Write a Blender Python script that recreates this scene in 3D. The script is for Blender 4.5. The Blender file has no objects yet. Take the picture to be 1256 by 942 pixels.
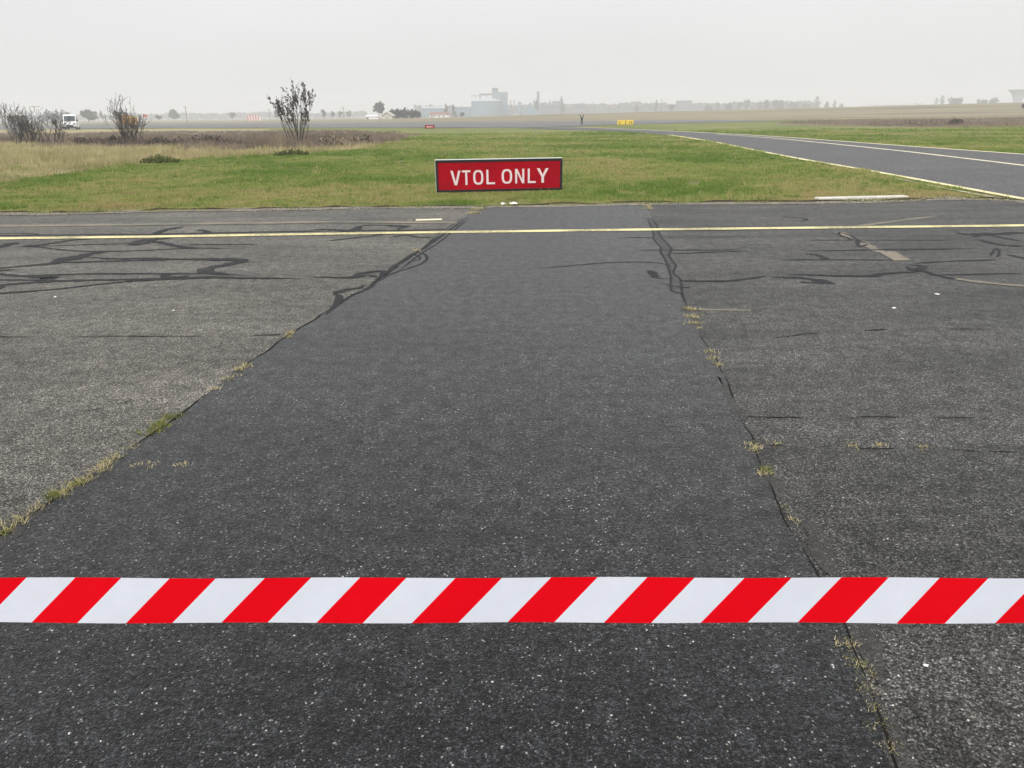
import bpy, bmesh, math, random
import numpy as np
from mathutils import Vector, Matrix

random.seed(7)
RNG = np.random.default_rng(11)
S = bpy.context.scene
COL = S.collection

# ------------------------------------------------------------------ camera
CAM_H, FPX, PITCH, ROLL = 1.6, 907.0, math.radians(20.0), 0.012
r0 = Vector((1, 0, 0)); fw = Vector((0, math.cos(PITCH), -math.sin(PITCH))); u0 = Vector((0, math.sin(PITCH), math.cos(PITCH)))
rt = (r0 * math.cos(ROLL) - u0 * math.sin(ROLL)); up = (r0 * math.sin(ROLL) + u0 * math.cos(ROLL))
cam_d = bpy.data.cameras.new('camera'); cam = bpy.data.objects.new('camera', cam_d); COL.objects.link(cam)
cam.matrix_world = Matrix(((rt.x, up.x, -fw.x, 0), (rt.y, up.y, -fw.y, 0), (rt.z, up.z, -fw.z, CAM_H), (0, 0, 0, 1)))
cam_d.sensor_width = 36.0; cam_d.lens = 36.0 * FPX / 1256.0
cam_d.clip_start = 0.05; cam_d.clip_end = 12000
S.camera = cam

# ------------------------------------------------------------------ sky, sun, exposure
SUN_EL, SUN_AZ = math.radians(42), math.radians(205)      # azimuth clockwise from +Y (behind the camera, a little left)
W = bpy.data.worlds.new('World'); S.world = W; W.use_nodes = True
nt = W.node_tree; nt.nodes.clear()
def N(t, ty, **kw):
    n = t.nodes.new(ty)
    for k, v in kw.items(): setattr(n, k, v)
    return n
out = N(nt, 'ShaderNodeOutputWorld'); bg = N(nt, 'ShaderNodeBackground'); bg.inputs['Strength'].default_value = 0.1
sky = N(nt, 'ShaderNodeTexSky', sky_type='NISHITA', sun_disc=False, sun_elevation=SUN_EL, sun_rotation=SUN_AZ)
sky.air_density = 1.2; sky.dust_density = 6.0; sky.ozone_density = 1.0
hsv = N(nt, 'ShaderNodeHueSaturation'); hsv.inputs['Saturation'].default_value = 0.25
nt.links.new(sky.outputs[0], hsv.inputs['Color'])
tc = N(nt, 'ShaderNodeTexCoord'); sep = N(nt, 'ShaderNodeSeparateXYZ'); nt.links.new(tc.outputs['Generated'], sep.inputs[0])
# overcast deck: a standard overcast sky, brighter towards the zenith
mr = N(nt, 'ShaderNodeMapRange'); mr.inputs['From Min'].default_value = 0.0; mr.inputs['From Max'].default_value = 1.0
mr.inputs['To Min'].default_value = 6.55; mr.inputs['To Max'].default_value = 12.0
nt.links.new(sep.outputs['Z'], mr.inputs['Value'])
no = N(nt, 'ShaderNodeTexNoise'); no.inputs['Scale'].default_value = 2.2; no.inputs['Detail'].default_value = 4
mpg = N(nt, 'ShaderNodeMapping'); mpg.inputs['Scale'].default_value = (1, 1, 3.0)
nt.links.new(tc.outputs['Generated'], mpg.inputs[0]); nt.links.new(mpg.outputs[0], no.inputs['Vector'])
mr2 = N(nt, 'ShaderNodeMapRange'); mr2.inputs['To Min'].default_value = 0.95; mr2.inputs['To Max'].default_value = 1.05
mr2.inputs['From Min'].default_value = 0.25; mr2.inputs['From Max'].default_value = 0.75
nt.links.new(no.outputs[0], mr2.inputs['Value'])
mu = N(nt, 'ShaderNodeMath', operation='MULTIPLY'); nt.links.new(mr.outputs[0], mu.inputs[0]); nt.links.new(mr2.outputs[0], mu.inputs[1])
deck = N(nt, 'ShaderNodeVectorMath', operation='SCALE'); deck.inputs[0].default_value = (0.99, 0.998, 1.0)
nt.links.new(mu.outputs[0], deck.inputs['Scale'])
mx = N(nt, 'ShaderNodeMix', data_type='RGBA'); mx.inputs['Factor'].default_value = 0.88
nt.links.new(hsv.outputs[0], mx.inputs['A']); nt.links.new(deck.outputs[0], mx.inputs['B'])
nt.links.new(mx.outputs['Result'], bg.inputs['Color']); nt.links.new(bg.outputs[0], out.inputs['Surface'])

sd = bpy.data.lights.new('sun', 'SUN'); sd.energy = 1.5; sd.angle = math.radians(25); sd.color = (1.0, 0.97, 0.92)
so = bpy.data.objects.new('sun', sd); COL.objects.link(so)
sdir = Vector((math.sin(SUN_AZ) * math.cos(SUN_EL), math.cos(SUN_AZ) * math.cos(SUN_EL), math.sin(SUN_EL)))
so.rotation_euler = sdir.to_track_quat('Z', 'Y').to_euler(); so.location = (0, 0, 60)
S.view_settings.view_transform = 'Standard'; S.view_settings.look = 'None'
S.view_settings.exposure = 0.35; S.view_settings.gamma = 1.0; S.view_settings.use_curve_mapping = False
S.render.engine = 'CYCLES'
S.cycles.max_bounces = 6; S.cycles.diffuse_bounces = 3; S.cycles.glossy_bounces = 2; S.cycles.transmission_bounces = 4
S.cycles.volume_bounces = 2; S.cycles.transparent_max_bounces = 8; S.cycles.use_denoising = True; S.cycles.use_adaptive_sampling = False

# ------------------------------------------------------------------ measuring helpers (photo pixel -> place)
def ray(px, py): px, py = float(px), float(py); return (px - 628.0) * rt + (471.0 - py) * up + FPX * fw
def at(px, py, z=0.0):
    d = ray(px, py); t = (z - CAM_H) / d.z
    return (d.x * t, d.y * t)
def far(px, py, D):
    d = ray(px, py); t = D / d.y
    return Vector((d.x * t, D, CAM_H + d.z * t))
def P(pts): return [at(*p) for p in pts]
def horizon(px): return 141.0 - 0.012 * (px - 628)

# ------------------------------------------------------------------ mesh helpers
def tagit(o, label=None, cat=None, group=None, kind=None):
    if label: o['label'] = label
    if cat: o['category'] = cat
    if group: o['group'] = group
    if kind: o['kind'] = kind
    return o
def link(name, me, mat=None, parent=None):
    if mat is not None and len(me.materials) == 0: me.materials.append(mat)
    o = bpy.data.objects.new(name, me); COL.objects.link(o)
    if parent is not None: o.parent = parent
    return o
def empty(name, loc=(0, 0, 0), rz=0.0):
    o = bpy.data.objects.new(name, None); COL.objects.link(o); o.location = loc; o.rotation_euler = (0, 0, rz)
    o.empty_display_size = 0.2
    return o
def npmesh(name, V, F, attr=None, smooth=False):
    V = np.asarray(V, dtype=np.float32); F = np.asarray(F, dtype=np.int32)
    k = F.shape[1]; me = bpy.data.meshes.new(name)
    me.vertices.add(len(V)); me.vertices.foreach_set('co', V.ravel())
    me.loops.add(F.size); me.loops.foreach_set('vertex_index', F.ravel())
    me.polygons.add(len(F)); me.polygons.foreach_set('loop_start', np.arange(0, F.size, k, dtype=np.int32))
    me.polygons.foreach_set('loop_total', np.full(len(F), k, dtype=np.int32))
    if smooth: me.polygons.foreach_set('use_smooth', np.ones(len(F), dtype=bool))
    if attr:
        for n, a in attr.items():
            at_ = me.attributes.new(n, 'FLOAT', 'POINT'); at_.data.foreach_set('value', np.asarray(a, dtype=np.float32))
    me.update(calc_edges=True); return me
class MB:
    """collects boxes, prisms, tubes and lathes; build() links them as ONE mesh object"""
    def __init__(s): s.bm = bmesh.new()
    def box(s, c, d, bev=0.0, rz=0.0, taper=None):
        m = Matrix.Translation(c) @ Matrix.Rotation(rz, 4, 'Z') @ Matrix.Diagonal((d[0], d[1], d[2], 1))
        g = bmesh.ops.create_cube(s.bm, size=1.0, matrix=m)
        if bev:
            es = list({e for v in g['verts'] for e in v.link_edges})
            bmesh.ops.bevel(s.bm, geom=es, offset=bev, segments=2, affect='EDGES', profile=0.6)
        return s
    def prism(s, poly, depth, origin=(0, 0, 0), ax=((1, 0, 0), (0, 0, 1)), bev=0.0):
        """poly in 2-D axes ax, extruded along their cross product, centred"""
        a, b = Vector(ax[0]), Vector(ax[1]); n = a.cross(b).normalized(); o = Vector(origin)
        f = [s.bm.verts.new(o + a * x + b * y - n * depth / 2) for x, y in poly]
        k = [s.bm.verts.new(o + a * x + b * y + n * depth / 2) for x, y in poly]
        L = len(poly)
        s.bm.faces.new(list(reversed(f))); s.bm.faces.new(k)
        for i in range(L):
            j = (i + 1) % L; s.bm.faces.new((f[i], f[j], k[j], k[i]))
        if bev:
            es = list({e for v in f + k for e in v.link_edges})
            bmesh.ops.bevel(s.bm, geom=es, offset=bev, segments=1, affect='EDGES')
        return s
    def tube(s, p0, p1, ra, rb=None, n=8):
        rb = ra if rb is None else rb
        p0, p1 = Vector(p0), Vector(p1); d = p1 - p0
        q = d.to_track_quat('Z', 'Y').to_matrix().to_4x4()
        bmesh.ops.create_cone(s.bm, cap_ends=True, segments=n, radius1=ra, radius2=max(rb, 1e-4), depth=d.length,
                              matrix=Matrix.Translation((p0 + p1) / 2) @ q)
        return s
    def lathe(s, prof, c=(0, 0, 0), n=32, cap=True):
        rings = []
        for r, z in prof:
            rings.append([s.bm.verts.new((c[0] + r * math.cos(2 * math.pi * i / n), c[1] + r * math.sin(2 * math.pi * i / n), c[2] + z)) for i in range(n)])
        for a, b in zip(rings, rings[1:]):
            for i in range(n):
                j = (i + 1) % n; s.bm.faces.new((a[i], a[j], b[j], b[i]))
        if cap:
            s.bm.faces.new(list(reversed(rings[0]))); s.bm.faces.new(rings[-1])
        return s
    def build(s, name, mat, parent=None, smooth=False):
        me = bpy.data.meshes.new(name); bmesh.ops.recalc_face_normals(s.bm, faces=s.bm.faces); s.bm.to_mesh(me); s.bm.free()
        if smooth:
            me.polygons.foreach_set('use_smooth', np.ones(len(me.polygons), dtype=bool))
        return link(name, me, mat, parent)
def in_poly(x, y, poly):
    x = np.asarray(x); y = np.asarray(y); r = np.zeros(x.shape, bool); n = len(poly)
    for i in range(n):
        x1, y1 = poly[i]; x2, y2 = poly[(i + 1) % n]
        if y1 == y2: continue
        c = ((y1 > y) != (y2 > y)) & (x < (x2 - x1) * (y - y1) / (y2 - y1) + x1)
        r ^= c
    return r
def vnoise(x, y, s, seed=0):
    """smooth value noise for laying things out (numpy)"""
    x = np.asarray(x) / s; y = np.asarray(y) / s
    xi = np.floor(x).astype(np.int64); yi = np.floor(y).astype(np.int64); fx = x - xi; fy = y - yi
    fx = fx * fx * (3 - 2 * fx); fy = fy * fy * (3 - 2 * fy)
    def h(a, b):
        n = (a * 374761393 + b * 668265263 + seed * 1442695041) & 0xffffffff
        n = ((n ^ (n >> 13)) * 1274126177) & 0xffffffff
        return ((n ^ (n >> 16)) & 0xffff) / 65535.0
    return (h(xi, yi) * (1 - fx) + h(xi + 1, yi) * fx) * (1 - fy) + (h(xi, yi + 1) * (1 - fx) + h(xi + 1, yi + 1) * fx) * fy
def smooth_line(pts, step=0.12):
    pts = [np.array(p, float) for p in pts]
    if len(pts) < 3:
        a, b = pts[0], pts[-1]; n = max(2, int(np.linalg.norm(b - a) / step)); return [a + (b - a) * t for t in np.linspace(0, 1, n + 1)]
    q = [2 * pts[0] - pts[1]] + pts + [2 * pts[-1] - pts[-2]]; outp = []
    for i in range(1, len(q) - 2):
        p0, p1, p2, p3 = q[i - 1], q[i], q[i + 1], q[i + 2]
        n = min(60, max(2, int(np.linalg.norm(p2 - p1) / step)))
        for k in range(n):
            t = k / n
            outp.append(0.5 * (2 * p1 + (p2 - p0) * t + (2 * p0 - 5 * p1 + 4 * p2 - p3) * t * t + (3 * p1 - p0 - 3 * p2 + p3) * t ** 3))
    outp.append(pts[-1]); return outp
def ribbon(name, pts, w, z, mat, parent=None, step=0.12, rough=0.0, taper=False, hfun=None):
    c = np.array(smooth_line(pts, step)); n = len(c)
    t = np.gradient(c, axis=0); t /= np.maximum(np.linalg.norm(t, axis=1, keepdims=True), 1e-9)
    nrm = np.stack([-t[:, 1], t[:, 0]], 1)
    ww = np.interp(np.linspace(0, 1, n), np.linspace(0, 1, len(w)), w) if hasattr(w, '__len__') else np.full(n, w)
    if taper:
        e = np.minimum(np.arange(n), np.arange(n)[::-1]) / max(1, n * 0.12); ww = ww * np.clip(e, 0.12, 1)
    j1 = 1 + rough * (RNG.random(n) - 0.5) * 2; j2 = 1 + rough * (RNG.random(n) - 0.5) * 2
    a = c + nrm * (ww * j1 / 2)[:, None]; b = c - nrm * (ww * j2 / 2)[:, None]
    za = np.full(n, z) if hfun is None else hfun(a[:, 0], a[:, 1]) + z
    zb = np.full(n, z) if hfun is None else hfun(b[:, 0], b[:, 1]) + z
    V = np.concatenate([np.column_stack([b, zb]), np.column_stack([a, za])])
    F = [(i, i + 1, n + i + 1, n + i) for i in range(n - 1)]
    return link(name, npmesh(name, V, F), mat, parent)
def sheet(name, poly, z, mat, parent=None):
    bm = bmesh.new(); f = bm.faces.new([bm.verts.new((x, y, z)) for x, y in poly])
    bmesh.ops.triangulate(bm, faces=[f]); bmesh.ops.recalc_face_normals(bm, faces=bm.faces)
    if sum(fc.normal.z for fc in bm.faces) < 0: bmesh.ops.reverse_faces(bm, faces=bm.faces)
    me = bpy.data.meshes.new(name); bm.to_mesh(me); bm.free()
    return link(name, me, mat, parent)

# ------------------------------------------------------------------ materials
def newmat(name):
    m = bpy.data.materials.new(name); m.use_nodes = True; t = m.node_tree
    return m, t, t.nodes['Principled BSDF'], t.nodes['Material Output']
def ramp(t, stops, fac=None, interp='LINEAR'):
    r = N(t, 'ShaderNodeValToRGB'); r.color_ramp.interpolation = interp; e = r.color_ramp.elements
    while len(e) < len(stops): e.new(0.5)
    for k, (p, c) in enumerate(stops):
        e[k].position = p; e[k].color = (c, c, c, 1) if not hasattr(c, '__len__') else (*c, 1)
    if fac is not None: t.links.new(fac, r.inputs[0])
    return r
def noise(t, vec, scale, detail=3, rough=0.55, sc=None):
    n = N(t, 'ShaderNodeTexNoise'); n.inputs['Scale'].default_value = scale; n.inputs['Detail'].default_value = detail; n.inputs['Roughness'].default_value = rough
    if sc is not None:
        m = N(t, 'ShaderNodeMapping'); m.inputs['Scale'].default_value = sc; t.links.new(vec, m.inputs[0]); vec = m.outputs[0]
    t.links.new(vec, n.inputs['Vector']); return n.outputs[0]
def mixc(t, f, a, b, mode='MIX'):
    m = N(t, 'ShaderNodeMix', data_type='RGBA', blend_type=mode)
    if hasattr(f, 'default_value'): t.links.new(f, m.inputs['Factor'])
    else: m.inputs['Factor'].default_value = f
    for s_, v in (('A', a), ('B', b)):
        if hasattr(v, 'links'): t.links.new(v, m.inputs[s_])
        else: m.inputs[s_].default_value = (*v, 1) if len(v) == 3 else v
    return m.outputs['Result']
def simple(name, col, rough=0.7, var=0.18, scale=6.0, spec=0.35, bump=0.0, metal=0.0):
    m, t, b, o = newmat(name); tc_ = N(t, 'ShaderNodeTexCoord')
    n = noise(t, tc_.outputs['Object'], scale, 4)
    lo = tuple(max(0, c * (1 - var)) for c in col); hi = tuple(min(1, c * (1 + var)) for c in col)
    r = ramp(t, [(0.3, lo), (0.7, hi)], n); t.links.new(r.outputs[0], b.inputs['Base Color'])
    b.inputs['Roughness'].default_value = rough; b.inputs['Specular IOR Level'].default_value = spec; b.inputs['Metallic'].default_value = metal
    if bump:
        bp = N(t, 'ShaderNodeBump'); bp.inputs['Strength'].default_value = bump; bp.inputs['Distance'].default_value = 0.02
        t.links.new(n, bp.inputs['Height']); t.links.new(bp.outputs[0], b.inputs['Normal'])
    return m
def asphalt(name, dark, light, white=0.991, stone=150.0, stain=((0.75, 0.75, 0.75), (1.2, 1.2, 1.2)), streak=0.5, rough=0.6, bump=0.6, spec=0.5, sheen=0.0):
    m, t, b, o = newmat(name); tc_ = N(t, 'ShaderNodeTexCoord'); v = tc_.outputs['Object']
    # warp so that the stones are not tidy cells
    wn = N(t, 'ShaderNodeTexNoise'); wn.inputs['Scale'].default_value = stone * 0.8; wn.inputs['Detail'].default_value = 2; t.links.new(v, wn.inputs['Vector'])
    ws = N(t, 'ShaderNodeVectorMath', operation='SCALE'); ws.inputs['Scale'].default_value = 0.9 / stone; t.links.new(wn.outputs['Color'], ws.inputs[0])
    wa = N(t, 'ShaderNodeVectorMath', operation='ADD'); t.links.new(v, wa.inputs[0]); t.links.new(ws.outputs[0], wa.inputs[1])
    vo = N(t, 'ShaderNodeTexVoronoi', feature='F1'); vo.inputs['Scale'].default_value = stone; t.links.new(wa.outputs[0], vo.inputs['Vector'])
    sx = N(t, 'ShaderNodeSeparateColor'); t.links.new(vo.outputs['Color'], sx.inputs[0])
    hi = tuple(c * 1.9 for c in light)
    r1 = ramp(t, [(0.0, tuple(c * 0.3 for c in dark)), (0.4, dark), (0.8, light), (white - .02, hi), (white, (0.3, 0.3, 0.28)), (1.0, (0.55, 0.54, 0.5))], sx.outputs[0])
    r2 = ramp(t, [(0.3, 1.0), (0.7, 0.25)], vo.outputs['Distance'])
    c = mixc(t, 1.0, r1.outputs[0], r2.outputs[0], 'MULTIPLY')
    n1 = noise(t, v, 0.55, 5, 0.6); n2 = noise(t, v, 1.6, 4, 0.6, (0.18, 1.0, 1)); n3 = noise(t, v, 9, 4, 0.7); n5 = noise(t, v, 62, 4, 0.85)
    s1 = ramp(t, [(0.3, stain[0]), (0.7, stain[1])], n1); c = mixc(t, 1.0, c, s1.outputs[0], 'MULTIPLY')
    s2 = ramp(t, [(0.32, 1 - 0.5 * streak), (0.68, 1 + 0.45 * streak)], n2); c = mixc(t, 1.0, c, s2.outputs[0], 'MULTIPLY')
    s3 = ramp(t, [(0.36, 0.68), (0.64, 1.32)], n3); c = mixc(t, 1.0, c, s3.outputs[0], 'MULTIPLY')
    s5 = ramp(t, [(0.36, 0.18), (0.48, 0.82), (0.56, 1.18), (0.66, 2.3)], n5); c = mixc(t, 1.0, c, s5.outputs[0], 'MULTIPLY')
    t.links.new(c, b.inputs['Base Color']); b.inputs['Roughness'].default_value = rough; b.inputs['Specular IOR Level'].default_value = spec
    sm = N(t, 'ShaderNodeMath', operation='MULTIPLY'); t.links.new(s5.outputs[0], sm.inputs[0]); t.links.new(s3.outputs[0], sm.inputs[1])
    sm2 = N(t, 'ShaderNodeMath', operation='MULTIPLY'); t.links.new(sm.outputs[0], sm2.inputs[0]); sm2.inputs[1].default_value = sheen; t.links.new(sm2.outputs[0], b.inputs['Sheen Weight']); b.inputs['Sheen Roughness'].default_value = 0.35; b.inputs['Sheen Tint'].default_value = (0.97, 0.985, 1.0, 1)
    bp = N(t, 'ShaderNodeBump'); bp.inputs['Strength'].default_value = bump; bp.inputs['Distance'].default_value = 0.004; bp.invert = True
    t.links.new(vo.outputs['Distance'], bp.inputs['Height'])
    bp2 = N(t, 'ShaderNodeBump'); bp2.inputs['Strength'].default_value = 0.7; bp2.inputs['Distance'].default_value = 0.008
    t.links.new(n5, bp2.inputs['Height']); t.links.new(bp.outputs[0], bp2.inputs['Normal']); t.links.new(bp2.outputs[0], b.inputs['Normal'])
    return m
def paint(name, col, wear=0.45, scale=40, under=(0.06, 0.06, 0.06)):
    m, t, b, o = newmat(name); tc_ = N(t, 'ShaderNodeTexCoord'); v = tc_.outputs['Object']
    n = noise(t, v, scale, 5, 0.7); n2 = noise(t, v, 1.3, 3)
    a = N(t, 'ShaderNodeMath', operation='ADD'); t.links.new(n, a.inputs[0]); t.links.new(n2, a.inputs[1])
    r = ramp(t, [(max(0, wear - 0.08), 1.0), (wear + 0.08, 0.0)], None); h = N(t, 'ShaderNodeMath', operation='MULTIPLY'); h.inputs[1].default_value = 0.5
    t.links.new(a.outputs[0], h.inputs[0]); t.links.new(h.outputs[0], r.inputs[0])
    t.links.new(mixc(t, r.outputs[0], col, under), b.inputs['Base Color']); b.inputs['Roughness'].default_value = 0.75; b.inputs['Specular IOR Level'].default_value = 0.3
    return m
def leafmat(name, cols, scale=0.4, trans=0.35, rough=0.75, dry=None):
    """blades and leaves: colour varies per blade (rnd) and in patches"""
    m, t, b, o = newmat(name); tc_ = N(t, 'ShaderNodeTexCoord'); v = tc_.outputs['Object']
    a = N(t, 'ShaderNodeAttribute', attribute_name='rnd'); r = ramp(t, [(i / max(1, len(cols) - 1), c) for i, c in enumerate(cols)], a.outputs['Fac'])
    c = r.outputs[0]
    if dry:
        n = noise(t, v, scale, 5, 0.65); f = ramp(t, [(0.47, 0.0), (0.66, 0.8)], n); c = mixc(t, f.outputs[0], c, dry)
        n4 = noise(t, v, scale * 2.6, 4, 0.6); g4 = ramp(t, [(0.3, 0.72), (0.7, 1.25)], n4); c = mixc(t, 1.0, c, g4.outputs[0], 'MULTIPLY')
    t.links.new(c, b.inputs['Base Color']); b.inputs['Roughness'].default_value = rough; b.inputs['Specular IOR Level'].default_value = 0.2
    if trans:
        tr = N(t, 'ShaderNodeBsdfTranslucent'); t.links.new(c, tr.inputs['Color'])
        ms = N(t, 'ShaderNodeMixShader'); ms.inputs[0].default_value = trans
        t.links.new(b.outputs[0], ms.inputs[1]); t.links.new(tr.outputs[0], ms.inputs[2]); t.links.new(ms.outputs[0], o.inputs['Surface'])
    return m

M = {}
M['apron'] = asphalt('old_asphalt', (0.15, 0.143, 0.128), (0.25, 0.236, 0.208), white=0.991, stone=160, stain=((0.74, 0.74, 0.76), (1.28, 1.26, 1.2)), streak=0.5, rough=0.7, spec=.2, sheen=.05)
M['apron_r'] = asphalt('grey_asphalt', (0.066, 0.064, 0.061), (0.135, 0.130, 0.122), white=0.991, stone=160, stain=((0.66, 0.66, 0.68), (1.32, 1.3, 1.26)), streak=0.9, rough=0.62, spec=.2, sheen=.08)
M['strip'] = asphalt('dark_asphalt', (0.0105, 0.0112, 0.0132), (0.034, 0.0357, 0.041), white=0.991, stone=165, stain=((0.82, 0.82, 0.83), (1.22, 1.22, 1.22)), streak=0.75, rough=0.48, spec=0.2, sheen=.2)
M['road'] = asphalt('taxiway_asphalt', (0.065, 0.062, 0.066), (0.15, 0.142, 0.148), white=0.991, stone=40, streak=0.3, rough=0.6)
M['runway'] = asphalt('runway_asphalt', (0.13, 0.128, 0.128), (0.25, 0.245, 0.24), white=0.991, stone=8, streak=0.3, rough=0.6)
M['tar'] = None
M['tar_worn'] = simple('worn_bitumen', (0.072, 0.071, 0.072), 0.85, 0.4, 12, 0.15, 0.3)
M['crack'] = simple('open_crack', (0.012, 0.011, 0.010), 0.9, 0.4, 30, 0.1)
M['mastic'] = asphalt('joint_mastic', (0.045, 0.041, 0.037), (0.066, 0.060, 0.055), white=0.991, stone=260, streak=0.2, rough=0.6, bump=0.3)
M['tar'] = paint('bitumen_sealant', (0.017, 0.017, 0.019), 0.39, 16, under=(0.055, 0.054, 0.053)); M['tar'].node_tree.nodes['Principled BSDF'].inputs['Specular IOR Level'].default_value = 0.2
M['yellow'] = paint('yellow_line_paint', (0.76, 0.68, 0.35), 0.46, 22, under=(0.20, 0.18, 0.12))
M['cream'] = paint('cream_line_paint', (0.72, 0.64, 0.42), 0.38, under=(0.14, 0.13, 0.12))
M['cream2'] = paint('pale_yellow_paint', (0.80, 0.72, 0.42), 0.36)
M['border'] = paint('worn_border_paint', (0.52, 0.47, 0.34), 0.48, under=(0.14, 0.13, 0.10))
M['whiteline'] = paint('white_line_paint', (0.74, 0.68, 0.50), 0.40)
M['faded'] = paint('faded_tan_paint', (0.22, 0.19, 0.14), 0.47, under=(0.10, 0.095, 0.085))
M['tan_paint'] = paint('tan_paint', (0.25, 0.21, 0.155), 0.49, 20, under=(0.11, 0.105, 0.095))
M['red'] = simple('red_sign_face', (0.36, 0.001, 0.010), 0.7, 0.16, 2.2, 0.05)
M['maroon'] = simple('maroon_housing', (0.10, 0.004, 0.012), 0.6, 0.1, 3)
M['signwhite'] = simple('pinkish_white_film', (0.78, 0.66, 0.68), 0.5, 0.06, 3)
M['black'] = simple('black_frame', (0.010, 0.010, 0.011), 0.6, 0.3, 9)
M['alu'] = simple('pale_aluminium', (0.62, 0.64, 0.60), 0.5, 0.1, 5)
M['grass'] = leafmat('grass_blade', [(0.098, 0.185, 0.026), (0.178, 0.265, 0.05), (0.285, 0.335, 0.095), (0.41, 0.37, 0.15), (0.44, 0.345, 0.18)], 0.22, 0.35)
M['drygrass'] = leafmat('dry_grass_blade', [(0.26, 0.24, 0.10), (0.40, 0.34, 0.18), (0.50, 0.43, 0.25), (0.60, 0.52, 0.33)], 0.3, 0.3, dry=(0.36, 0.33, 0.15))
M['scrub'] = leafmat('brown_scrub_twig', [(0.07, 0.053, 0.042), (0.16, 0.125, 0.098), (0.25, 0.20, 0.15), (0.40, 0.33, 0.24)], 0.25, 0.1)
M['darkscrub'] = leafmat('dark_bramble', [(0.03, 0.024, 0.020), (0.075, 0.058, 0.046), (0.14, 0.11, 0.085)], 0.5, 0.1)
M['straw'] = leafmat('crack_weed_blade', [(0.14, 0.16, 0.03), (0.42, 0.36, 0.18), (0.55, 0.48, 0.28), (0.62, 0.55, 0.36)], 3, 0.3)
M['greenweed'] = leafmat('moss_blade', [(0.10, 0.13, 0.02), (0.18, 0.20, 0.04), (0.40, 0.36, 0.16)], 3, 0.3)
M['bark'] = simple('dark_bark', (0.040, 0.033, 0.030), 0.9, 0.35, 8)
M['greybark'] = simple('grey_brown_twigs', (0.085, 0.072, 0.065), 0.9, 0.35, 8)
M['deadleaf'] = leafmat('dead_leaf', [(0.018, 0.014, 0.013), (0.05, 0.035, 0.03), (0.11, 0.075, 0.06)], 1, 0.1)
M['treegrey'] = leafmat('grey_green_foliage', [(0.035, 0.045, 0.032), (0.07, 0.08, 0.06), (0.11, 0.12, 0.09)], 0.1, 0.1)
M['treedark'] = leafmat('dark_conifer_foliage', [(0.018, 0.026, 0.024), (0.03, 0.042, 0.038), (0.05, 0.06, 0.052)], 0.1, 0.1)
M['greenclump'] = leafmat('green_weed_clump', [(0.06, 0.085, 0.02), (0.11, 0.14, 0.035), (0.16, 0.18, 0.06)], 0.5, 0.3)
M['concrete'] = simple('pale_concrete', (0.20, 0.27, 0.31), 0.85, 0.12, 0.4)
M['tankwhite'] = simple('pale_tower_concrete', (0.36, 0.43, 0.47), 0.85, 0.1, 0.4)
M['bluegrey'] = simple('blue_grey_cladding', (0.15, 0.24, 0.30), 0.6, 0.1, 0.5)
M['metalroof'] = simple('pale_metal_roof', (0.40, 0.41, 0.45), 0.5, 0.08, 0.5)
M['palered'] = simple('faded_red_board', (0.55, 0.16, 0.15), 0.6, 0.1, 3)
M['white'] = simple('white_paint', (0.80, 0.80, 0.80), 0.45, 0.04, 3)
M['vanwhite'] = simple('white_van_paint', (0.82, 0.83, 0.85), 0.3, 0.02, 3, 0.5)
M['glass'] = simple('dark_glass', (0.03, 0.04, 0.05), 0.15, 0.1, 3, 0.6)
M['tyre'] = simple('tyre_rubber', (0.015, 0.015, 0.015), 0.85, 0.2, 8)
M['rim'] = simple('steel_rim', (0.35, 0.35, 0.36), 0.4, 0.1, 8, 0.5)
M['redpaint'] = simple('red_paint', (0.62, 0.03, 0.03), 0.5, 0.1, 3)
M['orange'] = simple('orange_panel', (0.42, 0.22, 0.09), 0.6, 0.12, 3)
M['yellowpaint'] = simple('yellow_paint', (0.62, 0.47, 0.14), 0.5, 0.1, 3)
M['signyellow'] = simple('yellow_sign_face', (0.80, 0.56, 0.07), 0.5, 0.06, 2)
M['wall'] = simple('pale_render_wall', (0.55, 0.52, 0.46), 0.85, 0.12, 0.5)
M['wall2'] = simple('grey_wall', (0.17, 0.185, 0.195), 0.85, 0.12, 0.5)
M['rooftile'] = simple('red_brown_tiles', (0.24, 0.11, 0.075), 0.85, 0.2, 1.5)
M['roofbrown'] = simple('brown_grey_tiles', (0.15, 0.115, 0.10), 0.85, 0.2, 1.5)
M['roofslate'] = simple('dark_slate', (0.10, 0.105, 0.115), 0.7, 0.2, 1.5)
M['wood'] = simple('weathered_pole_wood', (0.12, 0.10, 0.085), 0.9, 0.2, 6)
M['galv'] = simple('galvanised_steel', (0.34, 0.35, 0.36), 0.5, 0.1, 6, 0.5)
M['cloth_black'] = simple('black_clothing', (0.010, 0.010, 0.012), 0.85, 0.3, 12)
M['cloth_white'] = simple('white_scarf', (0.78, 0.77, 0.75), 0.9, 0.06, 12)
M['skin'] = simple('skin', (0.48, 0.30, 0.22), 0.6, 0.08, 12)
M['hair'] = simple('dark_hair', (0.02, 0.016, 0.013), 0.7, 0.3, 30)
M['slab'] = simple('weathered_white_concrete', (0.62, 0.60, 0.54), 0.85, 0.18, 7, 0.3, 0.3)
M['litter'] = simple('crumpled_white_card', (0.82, 0.80, 0.72), 0.8, 0.08, 14)
M['stone'] = leafmat('pale_gravel', [(0.12, 0.11, 0.09), (0.26, 0.24, 0.19), (0.50, 0.47, 0.40)], 3, 0.0)
M['grit'] = leafmat('white_grit', [(0.25, 0.24, 0.22), (0.5, 0.49, 0.45), (0.78, 0.77, 0.72)], 3, 0.0)
M['soil_shade'] = simple('dark_soil_and_shade', (0.055, 0.045, 0.030), 0.95, 0.4, 9, 0.1, 0.5)  # dark tone stands for bare earth and the shade under the turf edge
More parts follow.
